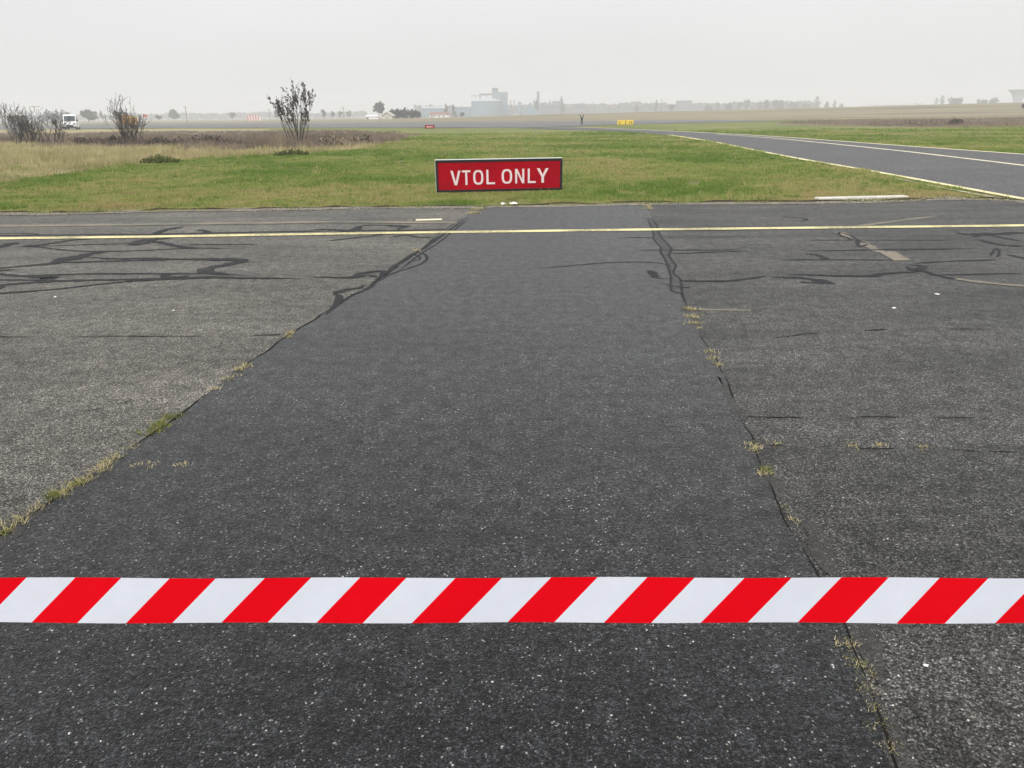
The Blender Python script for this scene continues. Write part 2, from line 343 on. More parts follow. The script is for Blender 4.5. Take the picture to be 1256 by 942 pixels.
M['sand'] = simple('sandy_edge', (0.20, 0.18, 0.145), 0.95, 0.4, 5, 0.2, 0.5)

# ------------------------------------------------------------------ terrain
def tz(x, y):
    x = np.asarray(x, float); y = np.asarray(y, float); u = x / np.maximum(y, 1)
    H = np.interp(u, [-0.35, -0.2, 0.013, 0.24, 0.65, 1.0], [0, 0.25, 1.45, 2.3, 4.1, 4.6])
    a = np.clip((y - 190) / 140, 0, 1); a = a * a * (3 - 2 * a)
    b = np.clip((y - 330) / 200, 0, 1); b = b * b * (3 - 2 * b)
    bump = (vnoise(x, y, 9, 3) - 0.5) * 0.10 * np.clip((y - 16) / 12, 0, 1) * np.clip((200 - y) / 60, 0, 1)
    return -0.015 + H * a * (1 - 0.85 * b) + np.minimum(bump, 0.004)

EDGE_PX = [(-420, 270), (-200, 266), (0, 263), (60, 262.5), (100, 262), (200, 259.5), (300, 258), (400, 256.5), (500, 255.2), (585, 254.3), (620, 253.8), (720, 252), (800, 250.7), (950, 249.3), (1100, 247.5), (1180, 244.5), (1256, 247), (1330, 249), (1700, 252)]
ROAD_NEAR = [(640, 157.5), (760, 161), (825, 166), (870, 172.5), (920, 183), (980, 195.5), (1050, 207.5), (1120, 220.5), (1190, 233.5), (1256, 245.5), (1330, 259)]
ROAD_FAR = [(640, 155), (700, 155.5), (760, 157.3), (860, 162), (930, 165.6), (1010, 171), (1100, 177.7), (1200, 184.7), (1256, 188.7), (1400, 198), (1700, 216)]
RUNWAY_TOP = [(-300, 155.5), (0, 153.5), (200, 152), (430, 150.6), (640, 149), (760, 148), (880, 147), (970, 148.6)]
RUNWAY_BOT = [(880, 150.3), (780, 152.5), (700, 155), (640, 157), (430, 156.7), (200, 157), (0, 159), (-300, 162)]
EDGE = P(EDGE_PX); ROADP = P(ROAD_NEAR + [(1500, 262), (1700, 252)] + ROAD_FAR[::-1]); RUNP = P(RUNWAY_TOP + RUNWAY_BOT)
APRONP = EDGE + [(40, -8), (-40, -8)]
SCRUB = P([(-250, 167), (0, 163.5), (200, 161.3), (330, 160.2), (430, 160), (480, 162), (503, 165), (500, 169), (470, 174), (430, 181), (350, 186), (200, 184), (0, 177), (-250, 182)])
DRY = P([(-250, 181), (0, 176.5), (200, 183), (350, 185.5), (430, 181), (470, 175), (440, 184), (360, 188.5), (300, 191), (200, 198), (120, 207), (60, 216), (0, 226), (-250, 250)])
PALE = P([(-250, 163), (0, 158), (200, 158), (330, 158), (330, 161), (200, 162), (0, 164.5), (-250, 168)])
RSCRUB = P([(960, 149.5), (1020, 147.6), (1256, 144.0), (1700, 141), (1700, 160), (1256, 156), (1130, 155.5), (1020, 154), (950, 152)])
EDGE_Y = lambda x: np.interp(x, [p[0] for p in EDGE], [p[1] for p in EDGE])

def build_ground():
    ys = [-70, -30, -5, 3, 8, 11]; y = 12.5
    while y < 1900: ys.append(y); y *= 1.013
    ys.append(2000); ys = np.array(ys)
    us = np.concatenate([np.linspace(-3, -1.05, 9)[:-1], np.linspace(-1.05, 1.05, 300), np.linspace(1.05, 3, 9)[1:]])
    X = us[None, :] * (np.abs(ys)[:, None] + 12); X = np.clip(X, -2000, 2000); Y = np.repeat(ys[:, None], len(us), 1)
    Z = tz(X, Y); nr, nc = X.shape
    V = np.column_stack([X.ravel(), Y.ravel(), Z.ravel()])
    i = np.arange(nr - 1)[:, None] * nc + np.arange(nc - 1)[None, :]
    F = np.stack([i, i + 1, i + nc + 1, i + nc], -1).reshape(-1, 4)
    x, yv = V[:, 0], V[:, 1]
    wb = (vnoise(x, yv, 4, 40) - .5) * 8 + (vnoise(x, yv, 1.3, 45) - .5) * 4; wx = (vnoise(x, yv, 3, 46) - .5) * 3
    brown = (in_poly(x + wx, yv + wb, SCRUB) | in_poly(x, yv, RSCRUB)).astype(float)
    dry = (in_poly(x, yv + wb * .3, DRY) | in_poly(x, yv, PALE)).astype(float)
    hill = np.clip((yv - 165) / 12, 0, 1); thatch_shade = np.clip((72 - yv) / 14, 0, 1)  # near ground darkened: thatch tone with the shade between blades painted in
    me = npmesh('ground', V, F, {'brown': brown, 'dry': dry, 'hill': hill, 'thatch_shade': thatch_shade}, smooth=True)
    m, t, b, o = newmat('field'); tc_ = N(t, 'ShaderNodeTexCoord'); v = tc_.outputs['Object']
    n1 = noise(t, v, 0.16, 6, 0.65, (0.6, 1, 1)); n2 = noise(t, v, 1.7, 5, 0.7); n3 = noise(t, v, 0.09, 6, 0.65, (0.12, 1.0, 1))
    g = ramp(t, [(0.3, (0.12, 0.155, 0.045)), (0.5, (0.18, 0.20, 0.07)), (0.68, (0.27, 0.24, 0.115))], n1).outputs[0]
    f2 = ramp(t, [(0.3, 0.65), (0.7, 1.3)], n2); g = mixc(t, 1.0, g, f2.outputs[0], 'MULTIPLY')
    ath = N(t, 'ShaderNodeAttribute', attribute_name='thatch_shade'); g = mixc(t, ath.outputs['Fac'], g, mixc(t, 1.0, g, (0.74, 0.72, 0.66), 'MULTIPLY'))
    d = ramp(t, [(0.3, (0.24, 0.21, 0.11)), (0.7, (0.40, 0.34, 0.21))], n2).outputs[0]
    br = ramp(t, [(0.3, (0.12, 0.095, 0.070)), (0.7, (0.25, 0.205, 0.145))], n2).outputs[0]
    hl = ramp(t, [(0.34, (0.10, 0.085, 0.06)), (0.44, (0.20, 0.17, 0.115)), (0.56, (0.30, 0.255, 0.165)), (0.68, (0.16, 0.155, 0.085))], n3).outputs[0]
    ad = N(t, 'ShaderNodeAttribute', attribute_name='dry'); ab = N(t, 'ShaderNodeAttribute', attribute_name='brown'); ah = N(t, 'ShaderNodeAttribute', attribute_name='hill')
    c = mixc(t, ah.outputs['Fac'], g, hl); c = mixc(t, ad.outputs['Fac'], c, d); c = mixc(t, ab.outputs['Fac'], c, br)
    t.links.new(c, b.inputs['Base Color']); b.inputs['Roughness'].default_value = 0.95; b.inputs['Specular IOR Level'].default_value = 0.1
    bp = N(t, 'ShaderNodeBump'); bp.inputs['Strength'].default_value = 0.6; bp.inputs['Distance'].default_value = 0.05
    t.links.new(n2, bp.inputs['Height']); t.links.new(bp.outputs[0], b.inputs['Normal'])
    return tagit(link('ground', me, m), 'wide flat airfield grassland reaching the hazy horizon', 'ground', kind='structure')
build_ground()

# ------------------------------------------------------------------ apron, strip, seams
apron = tagit(sheet('apron', APRONP, 0.0, M['apron']), 'weathered warm grey asphalt apron in the foreground', 'pavement', kind='structure')
LSEAM_PX = [(588, 254.5), (570, 266), (545, 283), (527, 297), (515, 307), (490, 326), (468, 341), (450, 353), (430, 364), (410, 376), (385, 393), (355, 411), (325, 433), (300, 450), (255, 483), (215, 513), (180, 537), (140, 566), (100, 593), (60, 617), (20, 645), (0, 660), (-60, 702), (-200, 800), (-500, 1010)]
RSEAM_PX = [(794, 251), (797, 264), (804, 285), (811, 308), (822, 330), (831, 352), (843, 378), (855, 402), (870, 428), (885, 457), (900, 490), (915, 525), (930, 560), (945, 595), (962, 630), (980, 665), (998, 700), (1020, 745), (1040, 785), (1058, 835), (1080, 880), (1105, 942), (1135, 1010)]
def jag(pts, amp, step=0.1):
    c = np.array(smooth_line(pts, step)); k = np.arange(len(c)) * step
    c[:, 0] += (vnoise(k, k * 0 + 3, 0.35, 5) - 0.5) * amp * 2 + (vnoise(k, k * 0 + 9, 0.12, 6) - 0.5) * amp
    return [tuple(p) for p in c]
LS = jag(P(LSEAM_PX), 0.010); RS = jag(P(RSEAM_PX), 0.016)
LS.append((LS[-1][0] - 0.4, -6)); RS.append((RS[-1][0] - 0.05, -6))
right_panel = sheet('pavement_panel', RS + [(39.5, -7)] + [p for p in EDGE[::-1] if p[0] > RS[0][0]], 0.0015, M['apron_r'], apron)
right_panel['label'] = 'grey streaked asphalt right of the dark strip'
strip = sheet('pavement_strip', LS + RS[::-1], 0.003, M['strip'], apron)
strip['label'] = 'darker asphalt strip running towards the red sign'
Z1 = 0.0045
# open seam cracks, broken into pieces of uneven width
def crack(pts, w, gap=0.25, piece=0.55, mat='crack', z=Z1 + 0.001):
    c = np.array(smooth_line(pts, 0.04)); i = 0
    while i < len(c) - 4:
        n = int(max(4, random.uniform(0.4, 1.5) * piece / 0.04)); seg = c[i:i + n]
        if len(seg) > 3:
            s_ = seg + (RNG.random(seg.shape) - 0.5) * w * 0.9
            ribbon('crack', [tuple(p) for p in s_[::2]], [w * random.uniform(0.3, 0.6), w * random.uniform(0.8, 1.4), w * random.uniform(0.3, 0.7)], z, M[mat], apron, step=0.05, rough=0.5, taper=True)
        i += n + int(random.uniform(0, 2) * gap / 0.04)
crack([p for p in LS if 1.2 < p[1] < 12.5], 0.012, 0.01, 1.6)
crack([p for p in RS if 1.0 < p[1] < 5.5], 0.007, 0.03, 0.5)
crack(P([(940, 547), (985, 548), (1040, 551), (1120, 551), (1190, 553), (1256, 556), (1330, 560)]), 0.009, 0.15, 0.4)
crack(P([(905, 512), (960, 513), (1060, 512), (1160, 513), (1256, 512)]), 0.010, 0.2, 0.5)
crack(P([(-40, 413), (60, 414), (150, 413), (240, 413), (300, 412), (350, 411)]), 0.014, 0.12, 0.9)
crack(P([(100, 507), (130, 500), (165, 491), (200, 485), (240, 482)]), 0.010, 0.12, 0.25)
crack(P([(945, 416), (985, 411), (1040, 407), (1120, 404), (1256, 405)]), 0.016, 0.35, 0.4)
# smooth mastic patches beside the seams
def blob(name, pts, mat, z, parent=apron, amp=0.03):
    p = P(pts + [pts[0]]); c = np.array(smooth_line(p, 0.03))[:-1]
    k = np.arange(len(c)) * 0.03
    c[:, 0] += (vnoise(k, k * 0, 0.08, 2) - 0.5) * amp; c[:, 1] += (vnoise(k, k * 0 + 4, 0.08, 8) - 0.5) * amp
    return sheet(name, [tuple(q) for q in c], z, mat, parent)
for pts in ([(985, 642), (1000, 640), (1012, 660), (1024, 690), (1030, 710), (1008, 702), (993, 672)],
            [(1030, 752), (1056, 750), (1074, 772), (1078, 800), (1086, 835), (1078, 840), (1058, 815), (1044, 780)],
            [(1060, 835), (1070, 838), (1085, 870), (1104, 905), (1122, 942), (1136, 985), (1112, 985), (1092, 935), (1075, 890), (1060, 855)],
            [(882, 462), (890, 470), (899, 492), (909, 515), (902, 516), (893, 496), (886, 478)],
            [(932, 570), (944, 578), (956, 602), (966, 622), (960, 624), (948, 604), (938, 590)],
            [(-20, 663), (10, 644), (40, 628), (62, 622), (40, 640), (14, 664), (-20, 690)]):
    blob('mastic_patch', pts, M['mastic'], Z1)
# bitumen sealed cracks, traced
def zoomed(x0, y0, s): return lambda pts: P([(x0 + x / s, y0 + y / s) for x, y in pts])
ZA = zoomed(0, 255, 3.925); ZB = zoomed(400, 250, 5.709); ZC = zoomed(780, 240, 5.89); ZD = zoomed(980, 230, 4.551); ZE = zoomed(620, 230, 3.925)
tarlines = [
    (ZA, [(-200, 128), (0, 125), (90, 122), (185, 128), (150, 131)], .06), (ZA, [(-200, 138), (0, 134), (300, 131), (640, 128), (800, 127), (1000, 122), (1256, 117), (1600, 112)], .11),
    (ZA, [(745, 127), (800, 106), (885, 92)], .15), (ZA, [(950, 106), (985, 111), (995, 119), (960, 124)], .12),
    (ZA, [(-60, 200), (0, 188), (40, 178), (68, 167)], .2), (ZA, [(480, 147), (390, 152), (300, 163), (190, 181), (110, 185)], .09), (ZA, [(100, 187), (190, 190), (300, 203), (400, 209), (540, 210), (700, 205), (870, 197), (1000, 195), (1140, 198)], .06),
    (ZA, [(105, 186), (150, 184), (190, 186)], .26), (ZA, [(190, 186), (400, 178), (620, 172), (760, 160)], .05), (ZA, [(632, 180), (655, 166), (700, 155), (830, 146)], .13), (ZA, [(632, 183), (700, 172), (745, 163), (820, 178), (880, 190), (960, 194)], .12), (ZA, [(690, 160), (760, 154)], .22),
    (ZA, [(870, 180), (1000, 177), (1256, 176)], .05),
    (ZA, [(-200, 310), (0, 292), (100, 282), (262, 267), (305, 250), (355, 231)], [.07, .08, .1, .16, .24, .2]), (ZA, [(330, 256), (380, 240), (430, 222), (540, 207)], [.2, .26, .2, .08]), (ZA, [(400, 240), (450, 240), (540, 246), (700, 245), (850, 248), (960, 249), (1110, 250), (1172, 257), (1120, 269), (1035, 285), (990, 300), (1012, 312), (1100, 322), (1215, 327)], [.12, .1, .12, .12, .12, .09, .13, .2, .17, .15, .2, .16, .09, .07]),
    (ZA, [(260, 264), (400, 262), (560, 257), (850, 249)], .08), (ZA, [(-100, 310), (0, 304), (75, 297)], .09), (ZA, [(-200, 312), (0, 320), (100, 329), (220, 325), (430, 318), (780, 318), (980, 318), (1010, 313)], .08),
    (ZA, [(135, 333), (240, 335), (250, 341), (190, 340)], .16), (ZA, [(-200, 390), (0, 373), (150, 362), (330, 352), (600, 346), (830, 342), (1060, 337), (1256, 340), (1450, 341)], .10), (ZA, [(-200, 350), (100, 348), (330, 352)], .06),
    (ZA, [(-200, 430), (0, 413), (250, 395), (420, 376), (600, 357), (780, 347), (950, 335), (1100, 329)], .06), (ZA, [(785, 321), (800, 333), (850, 336), (915, 329)], .12), (ZA, [(-60, 388), (0, 385), (30, 381)], .13),
    (ZB, [(-150, 190), (0, 180), (170, 190), (250, 157), (350, 150), (480, 155), (565, 158), (520, 172), (495, 186)], [.1, .1, .16, .2, .1, .08, .16, .12, .1]), (ZB, [(100, 186), (300, 188), (500, 188), (830, 182), (862, 190)], .1),
    (ZB, [(0, 262), (150, 245), (330, 225), (420, 214)], .06), (ZB, [(450, 238), (560, 221), (650, 235), (760, 240)], .06), (ZB, [(-120, 515), (0, 517), (180, 518), (260, 490), (350, 473), (410, 480), (365, 500)], [.05, .05, .09, .16, .1, .1, .08]), (ZB, [(285, 497), (360, 515)], .07),
    (ZB, [(620, 340), (680, 350), (706, 385), (670, 420), (560, 460), (440, 500), (375, 545)], .045), (ZB, [(985, 98), (860, 190), (745, 270), (655, 330), (570, 378), (450, 460), (370, 525), (295, 595), (170, 650), (60, 730), (0, 780)], [.05, .05, .05, .06, .09, .06, .05, .06, .06, .06, .05]),
    (ZB, [(1000, 103), (880, 200), (780, 280), (690, 335), (600, 400), (490, 485)], .035), (ZB, [(50, 632), (130, 606), (240, 590), (265, 568)], [.1, .09, .06, .04]), (ZB, [(50, 632), (95, 655), (62, 712), (0, 778)], [.05, .09, .06, .03]), (ZB, [(600, 350), (660, 385), (590, 408)], .04), (ZB, [(450, 440), (520, 415), (610, 345)], .05),
    (ZC, [(80, 160), (105, 220), (125, 270), (130, 320), (175, 370), (180, 410), (210, 460), (230, 520), (250, 580), (255, 690), (320, 710), (365, 800)], .03), (ZC, [(110, 160), (150, 215), (160, 260), (190, 310), (255, 385), (240, 430), (260, 470), (290, 510), (270, 560), (320, 610), (330, 690), (350, 750), (368, 800)], .03),
    (ZC, [(-100, 302), (0, 305), (130, 305)], .05), (ZC, [(0, 395), (170, 396), (260, 395), (420, 395), (589, 395), (750, 392)], .05), (ZC, [(250, 425), (400, 416), (589, 408), (800, 402)], .06), (ZE, [(150, 392), (240, 385), (350, 375), (520, 362), (700, 362), (760, 370)], .05), (ZC, [(75, 550), (105, 548), (130, 580), (155, 598), (250, 605)], [.12, .08, .12, .07, .05]), (ZC, [(320, 615), (450, 619), (589, 620), (700, 618)], .06), (ZE, [(850, 452), (1050, 452), (1150, 443), (1256, 428)], .07), (ZC, [(200, 640), (330, 665), (400, 660)], .04), (ZC, [(150, 490), (220, 500), (240, 520)], .05),
    (ZD, [(0, 357), (200, 353), (420, 350), (560, 347), (800, 345), (1000, 340)], [.05, .06, .08, .16, .07, .04]), (ZD, [(30, 372), (100, 378), (160, 402)], [.05, .1, .1]), (ZD, [(-100, 405), (330, 405), (560, 408)], .05), (ZD, [(640, 425), (800, 416), (1000, 408), (1130, 405)], .06), (ZD, [(-80, 490), (0, 488), (200, 495), (400, 495), (470, 483), (620, 475), (700, 473)], [.05, .06, .07, .1, .08, .05, .04]),
    (ZD, [(-150, 505), (0, 505), (80, 516), (210, 540)], [.06, .12, .16, .08]), (ZD, [(0, 530), (120, 535), (210, 540)], .07), (ZD, [(600, 432), (690, 442), (655, 465), (600, 443)], .11), (ZD, [(680, 460), (760, 490), (900, 520)], .06), (ZD, [(225, 250), (290, 272), (340, 300), (385, 315)], .05), (ZD, [(225, 266), (300, 292), (345, 308)], .05), (ZD, [(225, 250), (222, 262), (240, 270)], .05), (ZD, [(320, 300), (340, 330), (385, 318)], .07),
    (ZD, [(860, 248), (960, 263), (1256, 255), (1500, 250)], [.08, .22, .2, .12]), (ZD, [(960, 280), (1040, 265), (1150, 285), (1256, 303)], .07), (ZD, [(1000, 293), (1150, 325), (1256, 326)], .09), (ZD, [(1068, 388), (1092, 346), (1116, 344), (1110, 386), (1075, 392)], .035), (ZD, [(1160, 375), (1256, 395), (1400, 400)], .09), (ZD, [(-120, 165), (0, 170), (44, 180), (10, 192)], .07),
    (ZD, [(700, 492), (1000, 486), (1256, 480)], .05), (ZD, [(0, 296), (400, 296), (900, 296)], .03),
]
for i, (zf, pts, w) in enumerate(tarlines):
    w = [q * .85 for q in w] if hasattr(w, '__len__') else w * .85
    ribbon('sealed_crack', zf(pts), w, Z1 + 0.0004 * (i % 6), M['tar'], apron, step=0.05, rough=0.42, taper=True)
sheet('sealed_joint', ZC([(80, 160), (105, 220), (125, 270), (130, 320), (175, 370), (180, 410), (210, 460), (230, 520), (250, 580), (255, 690), (320, 710), (365, 800), (350, 750), (330, 690), (320, 610), (270, 560), (290, 510), (260, 470), (240, 430), (255, 385), (190, 310), (160, 260), (150, 215), (110, 160)]), Z1 - 0.0008, M['tar_worn'], apron)
for pts in ([(190, 290), (420, 286), (589, 290), (800, 288), (800, 302), (589, 304), (400, 303), (190, 308)], ):
    sheet('worn_sealant', ZC(pts), Z1 - 0.0004, M['tar_worn'], apron)
# painted lines and marks on the apron
Z2 = 0.0085
YL = P([(-420, 298.5), (-200, 295.8), (0, 293), (200, 290.6), (400, 287.3), (628, 284.2), (800, 282), (1000, 279.8), (1256, 277), (1500, 274)])
yl = ribbon('yellow_line', YL, 0.20, Z2, M['yellow'], apron, step=0.15, rough=0.05); yl['label'] = 'continuous yellow painted line across the apron'
ribbon('faded_line', P([(-200, 279), (0, 277.5), (150, 276), (300, 274), (420, 272.5), (560, 273.5)]), 0.22, Z2 - 0.002, M['faded'], apron, rough=0.2)
ribbon('white_dash', P([(510, 270.3), (525, 270), (542, 269.6)]), 0.2, Z2, M['whiteline'], apron, step=.05, rough=0.1)
ribbon('white_dash', P([(500, 270.6), (506, 270.5)]), 0.16, Z2, M['faded'], apron, step=.04, rough=0.3)
sheet('tan_mark', ZD([(445, 362), (530, 357), (628, 408), (533, 411)]), Z2 - 0.002, M['tan_paint'], apron)['label'] = 'short faded tan painted bar'
ribbon('faded_line', ZD([(225, 250), (330, 300), (460, 362)]), 0.12, Z1 - 0.0006, M['faded'], apron, rough=0.5)
ribbon('faded_line', ZD([(880, 512), (960, 524), (1060, 536), (1256, 553), (1400, 565)]), 0.09, Z2 - 0.002, M['faded'], apron, rough=0.3)
ribbon('faded_line', ZD([(300, 222), (420, 205), (600, 180), (760, 162)]), 0.12, Z2 - 0.004, M['faded'], apron, rough=0.4)
ribbon('faded_line', ZE([(930, 588), (1000, 590), (1180, 592)]), 0.05, Z2 - 0.004, M['faded'], apron, rough=0.4)
# sandy rim where turf meets asphalt
def edge_rim():
    c = np.array(smooth_line(EDGE, 0.15)); k = np.arange(len(c)) * 0.15
    w = 0.02 + 0.22 * vnoise(k, k * 0, 1.1, 4); w2 = 0.3
    V = []; n = len(c)
    for p, a in zip(c, w): V.append((p[0], p[1] - a, 0.007))
    for p in c: V.append((p[0], p[1] + w2, 0.012))
    F = [(i, i + 1, n + i + 1, n + i) for i in range(n - 1)]
    lp = np.array([(p[0] + (vnoise(q, 1.0, .35, 61) - .5) * .1, p[1] + .07 + .16 * vnoise(q, 5.0, .5, 62)) for p, q in zip(c, k)]); hz = .012 + .04 * vnoise(k, k * 0, .3, 63)
    V2 = np.concatenate([np.column_stack([lp, np.full(n, .004)]), np.column_stack([lp + [0, .02], hz]), np.column_stack([lp + [0, .25], np.full(n, -.01)])])
    tagit(link('turf_lip', npmesh('turf_lip', V2, [(i, i + 1, n + i + 1, n + i) for i in range(n - 1)] + [(n + i, n + i + 1, 2 * n + i + 1, 2 * n + i) for i in range(n - 1)]), M['soil_shade'], apron), 'dark broken lip of earth and painted shade at the turf edge')
    return tagit(link('apron_rim', npmesh('apron_rim', V, F), M['sand'], apron), 'sandy rim between turf and asphalt')
edge_rim()

# ------------------------------------------------------------------ taxiway and runway
run = tagit(sheet('runway', RUNP, 0.03, M['runway']), 'far grey runway crossing behind the grass', 'runway', kind='structure')
taxi = tagit(sheet('taxiway', ROADP, 0.001, M['road']), 'curving grey taxiway with pale painted lines', 'taxiway', kind='structure')
def rline(name, pts, w, z, m): return ribbon(name, P(pts), w, z, M[m], taxi, step=0.4, rough=0.06)
rline('edge_line', [(822, 165.6), (870, 173), (920, 183), (980, 194.5), (1050, 206.5), (1120, 219), (1190, 232), (1256, 244), (1330, 257)], [.42, .36, .3, .26, .24, .22, .2, .2], 0.005, 'cream2')
rline('edge_line', [(640, 156.2), (700, 156), (760, 158), (860, 162.5), (930, 166.2), (1010, 171.6), (1100, 178.2), (1200, 185.2), (1256, 189.2), (1400, 199)], [.4, .4, .34, .3, .28], 0.005, 'cream')
rline('centre_line', [(880, 164.6), (940, 168.8), (1000, 174.3), (1100, 184.6), (1180, 193.8), (1256, 203), (1400, 221)], [.2, .24, .24, .22], 0.005, 'whiteline')
rline('border_strip', [(1030, 206.3), (1060, 211.5), (1110, 221), (1160, 231), (1200, 238.5), (1256, 248.5)], [.05, .10, .12, .12, .14], 0.003, 'border')

# ------------------------------------------------------------------ grass, dry grass, scrub
def tufts(x, y, h, spread, blades, width, lean=0.5, curve=True):
    """blades as single triangles: two base corners and a leaning tip"""
    n = len(x); k = blades
    z = np.maximum(tz(x, y), -0.015)
    X = np.repeat(x, k) + RNG.normal(0, 1, n * k) * np.repeat(spread, k); Y = np.repeat(y, k) + RNG.normal(0, 1, n * k) * np.repeat(spread, k)
    Zb = np.repeat(z, k) - 0.005; H = np.repeat(h, k) * RNG.uniform(0.55, 1.15, n * k)
    a = RNG.uniform(0, 2 * np.pi, n * k); l = RNG.uniform(0.1, 1, n * k) * lean * H
    Wd = np.repeat(width, k) * RNG.uniform(0.7, 1.3, n * k) / 2; b = a + np.pi / 2 + RNG.uniform(-.6, .6, n * k)
    V = np.empty((n * k, 3, 3), np.float32)
    V[:, 0] = np.column_stack([X - np.cos(b) * Wd, Y - np.sin(b) * Wd, Zb]); V[:, 1] = np.column_stack([X + np.cos(b) * Wd, Y + np.sin(b) * Wd, Zb])
    V[:, 2] = np.column_stack([X + np.cos(a) * l, Y + np.sin(a) * l, Zb + H])
    rn = np.clip(np.repeat(RNG.random(n), k) * 0.6 + RNG.random(n * k) * 0.4, 0, 1)
    return V.reshape(-1, 3), np.arange(n * k * 3).reshape(-1, 3), np.repeat(rn, 3)
def scatter(n, y0, y1, umax):
    """more tufts near the apron than far away"""
    q = RNG.random(n); y = 1.0 / (1.0 / y0 + q * (1.0 / y1 - 1.0 / y0)); x = RNG.uniform(-umax, umax, n) * (y + 3)
    return x, y
def cat(parts):
    V, F, A, o = [], [], [], 0
    for v, f, a in parts: V.append(v); F.append(f + o); A.append(a); o += len(v)
    return np.concatenate(V), np.concatenate(F), np.concatenate(A)
def near_edge(x, y): return y - EDGE_Y(x)
NOGRASS = [(535, 236), (690, 232.5), (690, 229), (535, 231)]
x, y = scatter(300000, 12.5, 75, 0.85)
ok = (near_edge(x, y) > 0.08 + 0.25 * vnoise(x, y, 0.5, 12)) & ~in_poly(x, y, ROADP) & ~in_poly(x, y, RUNP) & ~in_poly(x, y, SCRUB)
ok &= vnoise(x, y, 0.35, 13) * .5 + vnoise(x, y * 1.0, 0.9, 14) * .5 > 0.24
x, y = x[ok], y[ok]; vn = vnoise(x, y, 1.6, 1) * 0.45 + vnoise(x, y, 0.4, 2) * 0.55
h = (0.02 + 0.13 * vn ** 2.2) * np.where(near_edge(x, y) < 0.9, 0.6, 1.0) * (1 + .008 * y)
sgx = (x > at(530, 235)[0]) & (x < at(695, 235)[0]) & (y > at(612, 243)[1]) & (y < at(612, 234)[1]); h = np.where(sgx, np.minimum(h, .035), h)
V, F, A = tufts(x, y, h, 0.022 + 0.0009 * y, 4, np.maximum(0.010, 0.0011 * y), 0.9)
nlawn = len(x)
ed = np.clip(1.3 - near_edge(x, y) / 1.6, 0, 1) * (vnoise(x, y, 1.1, 18) * .9 + .1)
dryness = 0.55 * vnoise(x, y, 3.5, 15) + 0.3 * vnoise(x, y, 0.7, 16) + 0.15 * vnoise(x, y, .25, 17)
A = np.clip(0.55 * (A - .25) + np.repeat(np.clip((dryness - .25) * 1.2 + .55 * ed + .25 * (RNG.random(nlawn) - .5), 0, .95), 12), 0, 1)
x2, y2 = scatter(9000, 12.8, 45, 0.85); ok = (near_edge(x2, y2) > .15) & ~in_poly(x2, y2, ROADP) & ~in_poly(x2, y2, SCRUB) & (vnoise(x2, y2, 1.4, 70) > .42) & ~((x2 > at(530, 235)[0]) & (x2 < at(695, 235)[0]) & (y2 > at(612, 243)[1]) & (y2 < at(612, 234)[1]) & (RNG.random(len(x2)) < .85)); x2, y2 = x2[ok], y2[ok]
V2, F2, A2 = tufts(x2, y2, .05 + .11 * RNG.random(len(x2)) ** 2, .03 + .001 * y2, 9, np.maximum(.010, .0008 * y2), 1.0)
A2 = np.clip(np.repeat(np.where(RNG.random(len(x2)) < .55, RNG.random(len(x2)) * .18, .55 + .45 * RNG.random(len(x2))), 27) + .1 * (A2 - .5), 0, 1)
V, F, A = cat([(V, F, A), (V2, F2, A2)])
tagit(link('grass', npmesh('grass', V, F, {'rnd': A}), M['grass']), 'short patchy green grass between apron and taxiway', 'grass', kind='stuff')
# thicker tufts hanging over the apron edge
n = 5200; xs = RNG.uniform(-13, 13, n); keep = vnoise(xs, xs * 0, 0.5, 21) > 0.36; xs = xs[keep]; ysn = EDGE_Y(xs) + RNG.uniform(0.02, 0.3, len(xs))
ok = ~in_poly(xs, ysn, ROADP); xs, ysn = xs[ok], ysn[ok]
V, F, A = tufts(xs, ysn, RNG.uniform(.03, .08, len(xs)), np.full(len(xs), .03), 5, np.full(len(xs), .012), 1.1)
tagit(link('verge_grass', npmesh('verge_grass', V, F, {'rnd': A}), M['grass']), 'ragged grass fringe along the apron edge', 'grass', kind='stuff')
# dry tall grass on the left
x, y = scatter(60000, 17, 62, 0.85); wob = (vnoise(x, y, 3, 30) - 0.5) * 3 + (vnoise(x, y, 1, 31) - 0.5) * 1.5
ok = in_poly(x, y + wob, DRY) & (vnoise(x, y, 1.2, 33) > 0.16); x, y = x[ok], y[ok]
h = (0.12 + 0.26 * vnoise(x, y, 1.5, 34) + .3 * vnoise(x, y, .4, 35) ** 3) * np.clip((y - 14) / 18, 0.45, 1)
V, F, A = tufts(x, y, h, 0.05 + 0.001 * y, 6, np.maximum(.012, .0008 * y), 0.6)
A = np.clip(A * .4 + np.repeat(vnoise(x, y, .8, 36) * .5 + vnoise(x, y, .3, 37) * .45 - .12, 18), 0, 1)
tagit(link('dry_grass', npmesh('dry_grass', V, F, {'rnd': A}), M['drygrass']), 'tall straw coloured grass below the bare shrubs', 'dry grass', kind='stuff')
